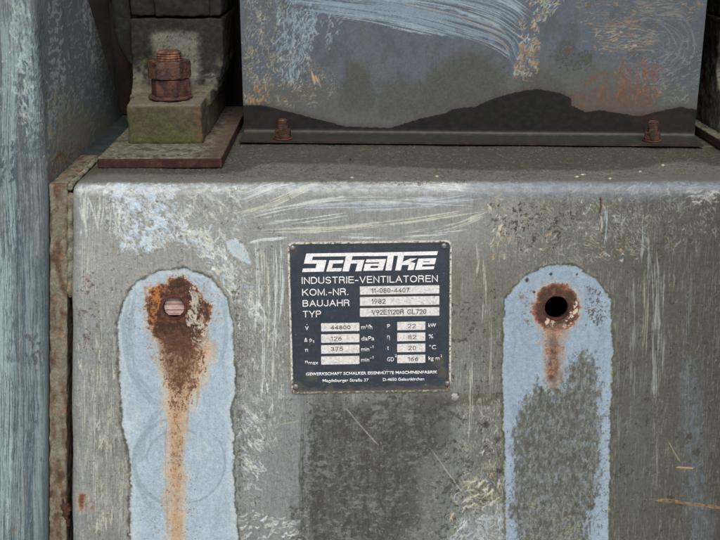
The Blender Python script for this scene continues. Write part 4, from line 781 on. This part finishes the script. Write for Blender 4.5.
# ================================================================== dark things behind
drum = thing('shade_drum', (150, 560, ZT), 'near-black body put in for the shade behind the feet and the cover', 'shade body')
bm = bmesh.new(); P = [(440, ZT + .6), (440, 260), (450, 340), (480, 420), (680, 420), (680, ZT + .6)]; prism(bm, P, 0, -470, 800); under(bm_obj('shade_drum_shell', bm, M['black'], bevel=4), drum)  # dark body put behind so the gaps read as shade
bm = bmesh.new(); box(bm, -470, 800, 300, 690, 440, 470); under(bm_obj('shade_plate', bm, M['black']), drum)  # unseen plate added overhead to keep light out of the gaps
pp = thing('rusty_pipe', (-292, 425, ZT), 'brown rusty upright pipe in the shadow between the left housing and the foot', 'pipe')
bm = bmesh.new(); lathe(bm, [(17, 0), (18, 1), (18, 335), (17, 336)], -300, 414, 36, ZT + .5); under(bm_obj('pipe_wall', bm, M['pipe'], smooth=True), pp)
bm = bmesh.new(); lathe(bm, [(22, 0), (23, 1), (23, 14), (22, 15)], -300, 414, 36, 236); under(bm_obj('pipe_collar', bm, M['darkrust'], smooth=True), pp)
hk = thing('curved_guard', (-265, 256, ZT), 'dark curved guard lobe hanging beside the left edge of the bearing foot', 'guard')
bm = bmesh.new(); P = [(-281, 430), (-281, 245), (-280.5, 215), (-278, 197), (-272, 183), (-265, 172), (-261.5, 168), (-260.2, 172), (-260.2, 430)]
prism(bm, P, 1, 249, 262); o = fuse('guard_lobe', bm, M['cast'], plain((22, 22, 18), (34, 36, 26), (46, 54, 34), 480, 14), voxel=1.8, smooth=5, amp=.8, freq=16); under(o, hk)

# ================================================================== nameplate
c0 = cas_q(287.3, 242.2); c1 = cas_q(451.8, 239.8); cb = cas_q(290, 393.6)
E1 = np.array(c1) - np.array(c0); WP = float(np.linalg.norm(E1)); E1 /= WP; E2 = np.array([E1[1], -E1[0]]); E2 = E2 if E2[1] < 0 else -E2
HP = float((np.array(cb) - np.array(c0)) @ E2)
def pl(px, py):
    d = np.array(cas_q(px, py)) - np.array(c0); return float(d @ E1), float(-(d @ E2))       # local x right, y up (<0)
def pl_w(a, b, h):
    uv = np.array(c0) + E1 * a - E2 * b; y, z, ny, nz = prof(uv[1]); return np.array([uv[0], y, z]) + NF * h
O3 = pl_w(0, 0, 0); X3 = pl_w(1, 0, 0) - O3; Y3 = pl_w(0, 1, 0) - O3
MW = Matrix(((X3[0], Y3[0], NF[0], O3[0] * .001), (X3[1], Y3[1], NF[1], O3[1] * .001), (X3[2], Y3[2], NF[2], O3[2] * .001), (0, 0, 0, 1)))
np_ = bpy.data.objects.new('nameplate', None); COL.objects.link(np_); np_.empty_display_size = .02; np_.matrix_world = MW
tag(np_, 'dark blue riveted nameplate with white lettering and data fields on the grey base', 'nameplate')
TP = 1.3
def rrect(x0, x1, y0, y1, r, n=6):
    P = []
    for cx, cy, a in ((x1 - r, y1 - r, 0), (x0 + r, y1 - r, 90), (x0 + r, y0 + r, 180), (x1 - r, y0 + r, 270)):
        for i in range(n + 1): t = math.radians(a + 90 * i / n); P.append((cx + r * math.cos(t), cy + r * math.sin(t)))
    return P
bm = bmesh.new(); prism(bm, rrect(0, WP, -HP, 0, 6), 2, .35, TP); bm_obj('metal_sheet', bm, M['alu'], np_, bevel=.3)
S = Sheet(np.arange(.25, WP, .42), np.arange(-HP + .25, 0, .42), lambda px, py: pl(px, py), (39, 48, 59), .42, 31)
a = S.n(30, 30, 4, 600); b = S.n(4, 4, 4, 601); S.lay(ss(-.2, .6, a) * .4, (50, 60, 70)); S.lay(ss(.2, .6, b) * .25, (72, 80, 88)); S.lay(ss(.3, .6, -b) * .3, (40, 47, 57)); S.lay(ss(.35, .6, S.n(18, 1.2, 3, 602)) * .2, (84, 94, 104)); S.lay(ss(.35, .6, S.n(1.2, 14, 3, 603)) * .2, (80, 90, 102))
ex = WP / 2 - np.abs(S.uu - WP / 2); ey = HP / 2 - np.abs(S.vv + HP / 2); r_ = 6.
dd = np.where((ex < r_) & (ey < r_), r_ - np.hypot(r_ - ex, r_ - ey), np.minimum(ex, ey)); dn_ = dd + .35 * S.n(5, 5, 3, 604)
rim = ss(2.5, 1.7, dn_); S.lay(rim, mixc((196, 192, 184), (150, 140, 126), ss(.0, .5, S.n(4, 4, 4, 605))), .3, .5)
S.lay(rim * ss(.15, .4, S.n(3, 3, 4, 606) + .35 * ss(-HP * .8, -HP, S.vv)) * .85, (74, 62, 50)); S.lay(np.exp(-((dn_ - 2.9) / .6) ** 2) * .5, (34, 36, 40))
dirt = ss(9, 1, ey + (S.vv > -HP / 2) * 50 + 5 * S.n(9, 5, 4, 607)); S.lay(dirt * .75 * (1 - rim), (84, 76, 58), .1, .75); S.lay(dirt * rim * .5, (90, 76, 56))
for cx, cy in ((297.5, 387), (447, 385), (443, 372), (440, 362), (311, 376), (291.5, 248)):
    q = pl(cx, cy); rr = np.hypot(S.uu - q[0], S.vv - q[1]); S.lay(ss(9, 2, rr + 4 * b) * .6 * (1 - rim), (84, 78, 60), 0, .75)
S.dabs([(292, 246), (448, 246), (450, 390), (293, 390)], 90, .9, .35, [(112, 118, 120), (36, 42, 52), (140, 140, 134)], .4, 1.5, .2, .7, h=0)
S.mesh('printed_face', lambda u, v: np.stack([u, v, 0 * u + TP + .06], -1), lambda u, v: np.stack([0 * u, 0 * u, 1 + 0 * u], -1), M['plate'], np_, keep=lambda u, v: dd > .15)
for px, py in ((292.6, 247.8), (443.8, 245.6), (295.8, 386.2), (447.3, 383)):
    q = pl(px, py); bm = bmesh.new(); lathe(bm, [(2.9, 0)] + [(2.9 * math.cos(t), .3 + 1.6 * math.sin(t)) for t in np.linspace(.1, 1.45, 7)], q[0], q[1], 28, TP); bm_obj('rivet', bm, M['rivet'], np_, smooth=True)
# blank fields
ZF = TP + .16
def field(x0, x1, y0, y1):
    a = pl(x0, (y0 + y1) / 2); b_ = pl(x1, (y0 + y1) / 2 - (x1 - x0) * .0125); h = (y1 - y0) / 2 * 1.006
    bm = bmesh.new(); prism(bm, rrect(a[0], b_[0], a[1] - h, a[1] + h, .4, 2), 2, TP + .02, ZF); o = bm_obj('value_field', bm, M['field'], np_)
for y0, y1 in ((285.9, 294.4), (296.7, 305.6), (307.8, 316.5)): field(359.9, 439.2, y0, y1)
for y0, y1 in ((322.7, 331.2), (333.8, 342.6), (344.6, 353.5), (355.8, 364.4)): field(321.2, 359.4, y0, y1)
for y0, y1 in ((321.4, 330), (332.3, 341), (343.3, 352), (354.4, 363)): field(397.2, 425.2, y0, y1)
# lettering
def text(s, x0, x1, base, top, mat='white', z=TP + .08, bold=0, name='lettering', th=.1, caps=True):
    """text fitted between photo columns x0..x1, baseline at x0, cap height base-top"""
    cu = bpy.data.curves.new('t', 'FONT'); cu.body = s; cu.size = 1; cu.resolution_u = 3; cu.offset = bold
    o = bpy.data.objects.new('t', cu); COL.objects.link(o); bpy.context.view_layer.update()
    me = bpy.data.meshes.new_from_object(o.evaluated_get(bpy.context.evaluated_depsgraph_get())); bpy.data.objects.remove(o); bpy.data.curves.remove(cu)
    n = len(me.vertices); V = np.empty(n * 3, np.float32); me.vertices.foreach_get('co', V); V = V.reshape(-1, 3); w_ = V[:, 0].max() - V[:, 0].min()
    a = pl(x0, base); sx = (x1 - x0) / w_; sy = (base - top) / .72
    V[:, 0] = (V[:, 0] - V[:, 0].min()) * sx + a[0]; V[:, 1] = V[:, 1] * sy + a[1]; V[:, 2] = z
    me.vertices.foreach_set('co', (V * .001).ravel()); bm = bmesh.new(); bm.from_mesh(me); bpy.data.meshes.remove(me)
    r = bmesh.ops.extrude_face_region(bm, geom=bm.faces[:]); bmesh.ops.translate(bm, verts=[e for e in r['geom'] if isinstance(e, bmesh.types.BMVert)], vec=(0, 0, th * .001))
    bmesh.ops.recalc_face_normals(bm, faces=bm.faces); me = bpy.data.meshes.new(name); bm.to_mesh(me); bm.free(); me.materials.append(M[mat]); ob = bpy.data.objects.new(name, me); COL.objects.link(ob); ob.parent = np_; return ob
def _arc(cx, cy, rx, ry, a0, a1, n=9): return [(cx + rx * math.cos(math.radians(a0 + (a1 - a0) * i / (n - 1))), cy + ry * math.sin(math.radians(a0 + (a1 - a0) * i / (n - 1)))) for i in range(n)]
G = {'A': (.66, [[(0, 0), (.33, 1), (.66, 0)], [(.12, .35), (.54, .35)]]), 'B': (.58, [[(0, 0), (0, 1), (.32, 1)] + _arc(.32, .77, .22, .23, 90, -90) + [(0, .54)], [(.32, .54)] + _arc(.33, .27, .25, .27, 90, -90) + [(0, 0)]]),
 'D': (.62, [[(0, 0), (0, 1), (.28, 1)] + _arc(.28, .5, .34, .5, 90, -90, 13) + [(0, 0)]]), 'E': (.52, [[(.52, 1), (0, 1), (0, 0), (.54, 0)], [(0, .53), (.48, .53)]]), 'F': (.5, [[(.5, 1), (0, 1), (0, 0)], [(0, .52), (.44, .52)]]),
 'G': (.68, [_arc(.35, .5, .35, .5, 40, 320, 15) + [(.66, .2), (.66, .45), (.38, .45)]]), 'C': (.64, [_arc(.35, .5, .35, .5, 42, 318, 15)]), 'H': (.58, [[(0, 0), (0, 1)], [(.58, 0), (.58, 1)], [(0, .53), (.58, .53)]]), 'I': (.02, [[(0, 0), (0, 1)]]),
 'J': (.42, [[(.42, 1), (.42, .22)] + _arc(.21, .22, .21, .22, 0, -180)]), 'K': (.6, [[(0, 0), (0, 1)], [(.56, 1), (0, .4)], [(.2, .6), (.6, 0)]]), 'L': (.46, [[(0, 1), (0, 0), (.48, 0)]]), 'M': (.7, [[(0, 0), (0, 1), (.35, .08), (.7, 1), (.7, 0)]]),
 'N': (.58, [[(0, 0), (0, 1), (.58, 0), (.58, 1)]]), 'O': (.72, [_arc(.36, .5, .36, .5, 0, 360, 21)]), 'P': (.56, [[(0, 0), (0, 1), (.32, 1)] + _arc(.32, .74, .24, .26, 90, -90) + [(0, .48)]]),
 'R': (.6, [[(0, 0), (0, 1), (.34, 1)] + _arc(.34, .76, .22, .24, 90, -90) + [(0, .52)], [(.34, .52), (.52, .4), (.56, .0)]]), 'S': (.56, [_arc(.28, .755, .26, .245, 25, 270, 12) + _arc(.28, .255, .28, .255, 90, -155, 12)]), 'T': (.56, [[(0, 1), (.56, 1)], [(.28, 1), (.28, 0)]]),
 'U': (.58, [[(0, 1), (0, .3)] + _arc(.29, .3, .29, .3, 180, 360) + [(.58, 1)]]), 'V': (.62, [[(0, 1), (.31, 0), (.62, 1)]]), 'W': (.84, [[(0, 1), (.2, 0), (.42, .95), (.64, 0), (.84, 1)]]), 'Y': (.6, [[(0, 1), (.3, .42), (.6, 1)], [(.3, .42), (.3, 0)]]),
 '-': (.3, [[(0, .38), (.3, .38)]]), '.': (.04, [[(0, 0), (.02, .04)]]), ' ': (.3, []), '0': (.46, [_arc(.23, .5, .23, .5, 0, 360, 17)]), '1': (.24, [[(0, .78), (.2, 1), (.2, 0)]]), '2': (.48, [_arc(.24, .73, .23, .27, 170, -35, 9) + [(0, 0), (.48, 0)]]),
 '3': (.48, [_arc(.23, .76, .21, .24, 160, -90, 9) + _arc(.22, .27, .25, .27, 90, -165, 9)]), '4': (.5, [[(.38, 0), (.38, 1), (0, .28), (.5, .28)]]), '5': (.48, [[(.44, 1), (.08, 1), (.03, .5)] + _arc(.22, .32, .25, .32, 118, -140, 10)]), '6': (.48, [_arc(.24, .3, .23, .3, 130, -230, 15) + [(.06, .62), (.38, 1)]]),
 '7': (.46, [[(0, 1), (.46, 1), (.14, 0)]]), '8': (.46, [_arc(.23, .76, .2, .24, -90, 270, 13), _arc(.23, .27, .23, .27, 90, 450, 13)]), '9': (.46, [_arc(.23, .7, .22, .3, -50, 310, 15) + [(.42, .5), (.1, 0)]])}
def sign(s_, x0, x1, base, top, mat='white', z=TP + .08, wt=.13, name='lettering', th=.1, sp=.24):
    x = 0; strokes = []
    for ch in s_:
        w_, st = G[ch]
        for q in st: strokes.append([(x + px_, py_) for px_, py_ in q])
        x += w_ + sp
    tot = x - sp; a = pl(x0, base); hh = base - top - wt * (base - top) * .0; kx = (x1 - x0) / tot; W = wt * hh / 2; bm = bmesh.new(); i = 0
    for q in strokes:
        q = [(a[0] + px_ * kx, a[1] + W + py_ * (hh - 2 * W)) for px_, py_ in q]
        L = []; Rr = []
        for j, p in enumerate(q):
            p = Vector(p); pa = Vector(q[j - 1]) if j else None; pb = Vector(q[j + 1]) if j < len(q) - 1 else None
            closed = (Vector(q[0]) - Vector(q[-1])).length < 1e-4
            if closed and pa is None: pa = Vector(q[-2])
            if closed and pb is None: pb = Vector(q[1])
            d1 = (p - pa).normalized() if pa is not None else None; d2 = (pb - p).normalized() if pb is not None else None
            if d1 is None: d1 = d2; p = p - d2 * W * (1 if not closed else 0)
            elif d2 is None: d2 = d1; p = p + d1 * W * (1 if not closed else 0)
            t = d1 + d2; t = t.normalized() if t.length > 1e-3 else d1; nrm = Vector((-t.y, t.x)); k = min(1 / max(abs(nrm.dot(Vector((-d1.y, d1.x)))), .3), 2.2)
            L.append(p + nrm * W * k); Rr.append(p - nrm * W * k)
        zt_ = z + th + .004 * (i % 5); i += 1
        for lv in (0,):
            tl = [bm.verts.new((v.x, v.y, zt_)) for v in L]; tr = [bm.verts.new((v.x, v.y, zt_)) for v in Rr]; bl = [bm.verts.new((v.x, v.y, z)) for v in L]; br = [bm.verts.new((v.x, v.y, z)) for v in Rr]
            for j in range(len(L) - 1):
                bm.faces.new((tl[j], tr[j], tr[j + 1], tl[j + 1])); bm.faces.new((bl[j], tl[j], tl[j + 1], bl[j + 1])); bm.faces.new((tr[j], br[j], br[j + 1], tr[j + 1]))
            bm.faces.new((tl[0], bl[0], br[0], tr[0])); bm.faces.new((tl[-1], tr[-1], br[-1], bl[-1]))
    return bm_obj(name, bm, M[mat], np_)
sign('INDUSTRIE-VENTILATOREN', 302.3, 437.6, 283.6, 276.6)
sign('KOM.-NR.', 302.8, 348.3, 295.4, 288.3); sign('BAUJAHR', 303.2, 349.6, 306.3, 299.6); sign('TYP', 303.4, 321, 317, 310.2)
zv = ZF + .02
for s, x0, x1, b_, t_ in (('11-080-4407', 371.6, 409.2, 292.7, 287.7), ('1982', 371.8, 385.4, 303.6, 298.4), ('V92E1120R GL720', 372, 426.4, 314.6, 309.2), ('44800', 331, 350.4, 329.2, 325), ('126', 331.2, 341.6, 340.4, 336), ('375', 331.2, 343, 350.8, 346.2), ('22', 408, 415.6, 327.8, 323.2), ('82', 408.4, 416, 338.8, 334.2), ('20', 408.4, 415.8, 349.8, 345), ('166', 408, 418, 360.8, 356.2)):
    sign(s, x0, x1, b_, t_, 'print', zv, wt=.16 if s != '44800' else .22, name='punched_value', th=.04)
for s, x0, x1, b_, t_ in (('V', 305.2, 308.8, 330, 325.6), ('·', 306.6, 307.5, 326.6, 321.4), ('Δ', 304, 308, 341.4, 337.4), ('p', 309.6, 312.2, 341, 336.6), ('t', 312.8, 314.6, 342.2, 339), ('n', 305.3, 308.2, 351.6, 346.6), ('n', 305.3, 308, 363.2, 358.6), ('max', 308.6, 318.6, 364.2, 360), ('m³/h', 361.2, 372.4, 329, 324), ('daPa', 361.3, 374.6, 340.2, 335.6), ('min', 361.2, 369.4, 351, 346.2), ('-1', 370, 373.4, 348, 344.8), ('min', 361.2, 369.4, 361.6, 356.8), ('-1', 370, 373.4, 358.6, 355.4),
        ('P', 387.2, 390.2, 328, 323.4), ('η', 387, 389.8, 338.6, 334), ('t', 387.2, 388.8, 349.4, 344.6), ('GD', 387.1, 394, 361, 356.4), ('2', 394.8, 396.8, 356.6, 353.8), ('kW', 428.2, 436, 327, 322.6), ('%', 428.4, 433.2, 338, 333.6), ('°C', 429, 436, 348.8, 344.4), ('kg m', 428.4, 439.6, 359.8, 355.4), ('2', 440.4, 442, 356.6, 354)):
    text(s, x0, x1, b_, t_, bold=.01)
text('GEWERKSCHAFT SCHALKER EISENHÜTTE MASCHINENFABRIK', 306, 440.4, 375.1, 371.9, bold=.03); text('Magdeburger Straße 37', 322.6, 369.8, 381.7, 378.5, bold=.025); text('D-4650 Gelsenkirchen', 382.8, 425.2, 380.6, 377.4, bold=.025)
# maker's wordmark
Z1 = lambda P: [pl(284 + x / 8.18, 238 + y / 8.18) for x, y in P]
Z2 = lambda P: [pl(368 + x / 8.18, 238 + y / 8.18) for x, y in P]
word = [Z1([(184, 125), (715, 116), (708, 144), (236, 150), (182, 150)]), Z2([(10, 118), (572, 106), (562, 137), (4, 146)]),
 Z1([(183, 126), (240, 126), (230, 178), (348, 178), (325, 272), (148, 276), (156, 247), (258, 245), (268, 207), (163, 207)]),
 Z1([(372, 180), (488, 178), (480, 204), (402, 206), (392, 245), (474, 243), (466, 270), (345, 272)]),
 Z1([(512, 125), (566, 125), (530, 270), (477, 270)]), Z1([(552, 178), (658, 176), (650, 204), (545, 206)]), Z1([(605, 190), (656, 180), (632, 268), (583, 269)]),
 Z2([(-12, 172), (147, 170), (140, 196), (-20, 197)]), Z2([(98, 172), (147, 170), (120, 262), (75, 263)]), Z2([(-25, 209), (110, 207), (105, 224), (-30, 226)]), Z2([(-25, 209), (26, 208), (14, 264), (-38, 266)]), Z2([(-33, 244), (100, 242), (95, 263), (-38, 265)]),
 Z2([(166, 116), (216, 115), (191, 262), (141, 263)]), Z2([(250, 114), (300, 113), (268, 262), (222, 262)]), Z2([(284, 192), (346, 166), (402, 164), (338, 196), (276, 216)]), Z2([(290, 200), (340, 194), (386, 202), (372, 258), (322, 260), (334, 217), (278, 219)]),
 Z2([(412, 167), (458, 165), (434, 257), (384, 258)]), Z2([(412, 167), (558, 162), (552, 186), (406, 190)]), Z2([(512, 165), (557, 163), (546, 210), (500, 211)]), Z2([(402, 197), (548, 194), (544, 212), (398, 215)]), Z2([(392, 233), (542, 229), (537, 252), (386, 257)])]
bm = bmesh.new()
for k, P in enumerate(word): prism(bm, P, 2, TP + .07, TP + .20 + .006 * k)
bm_obj('wordmark', bm, M['white'], np_)
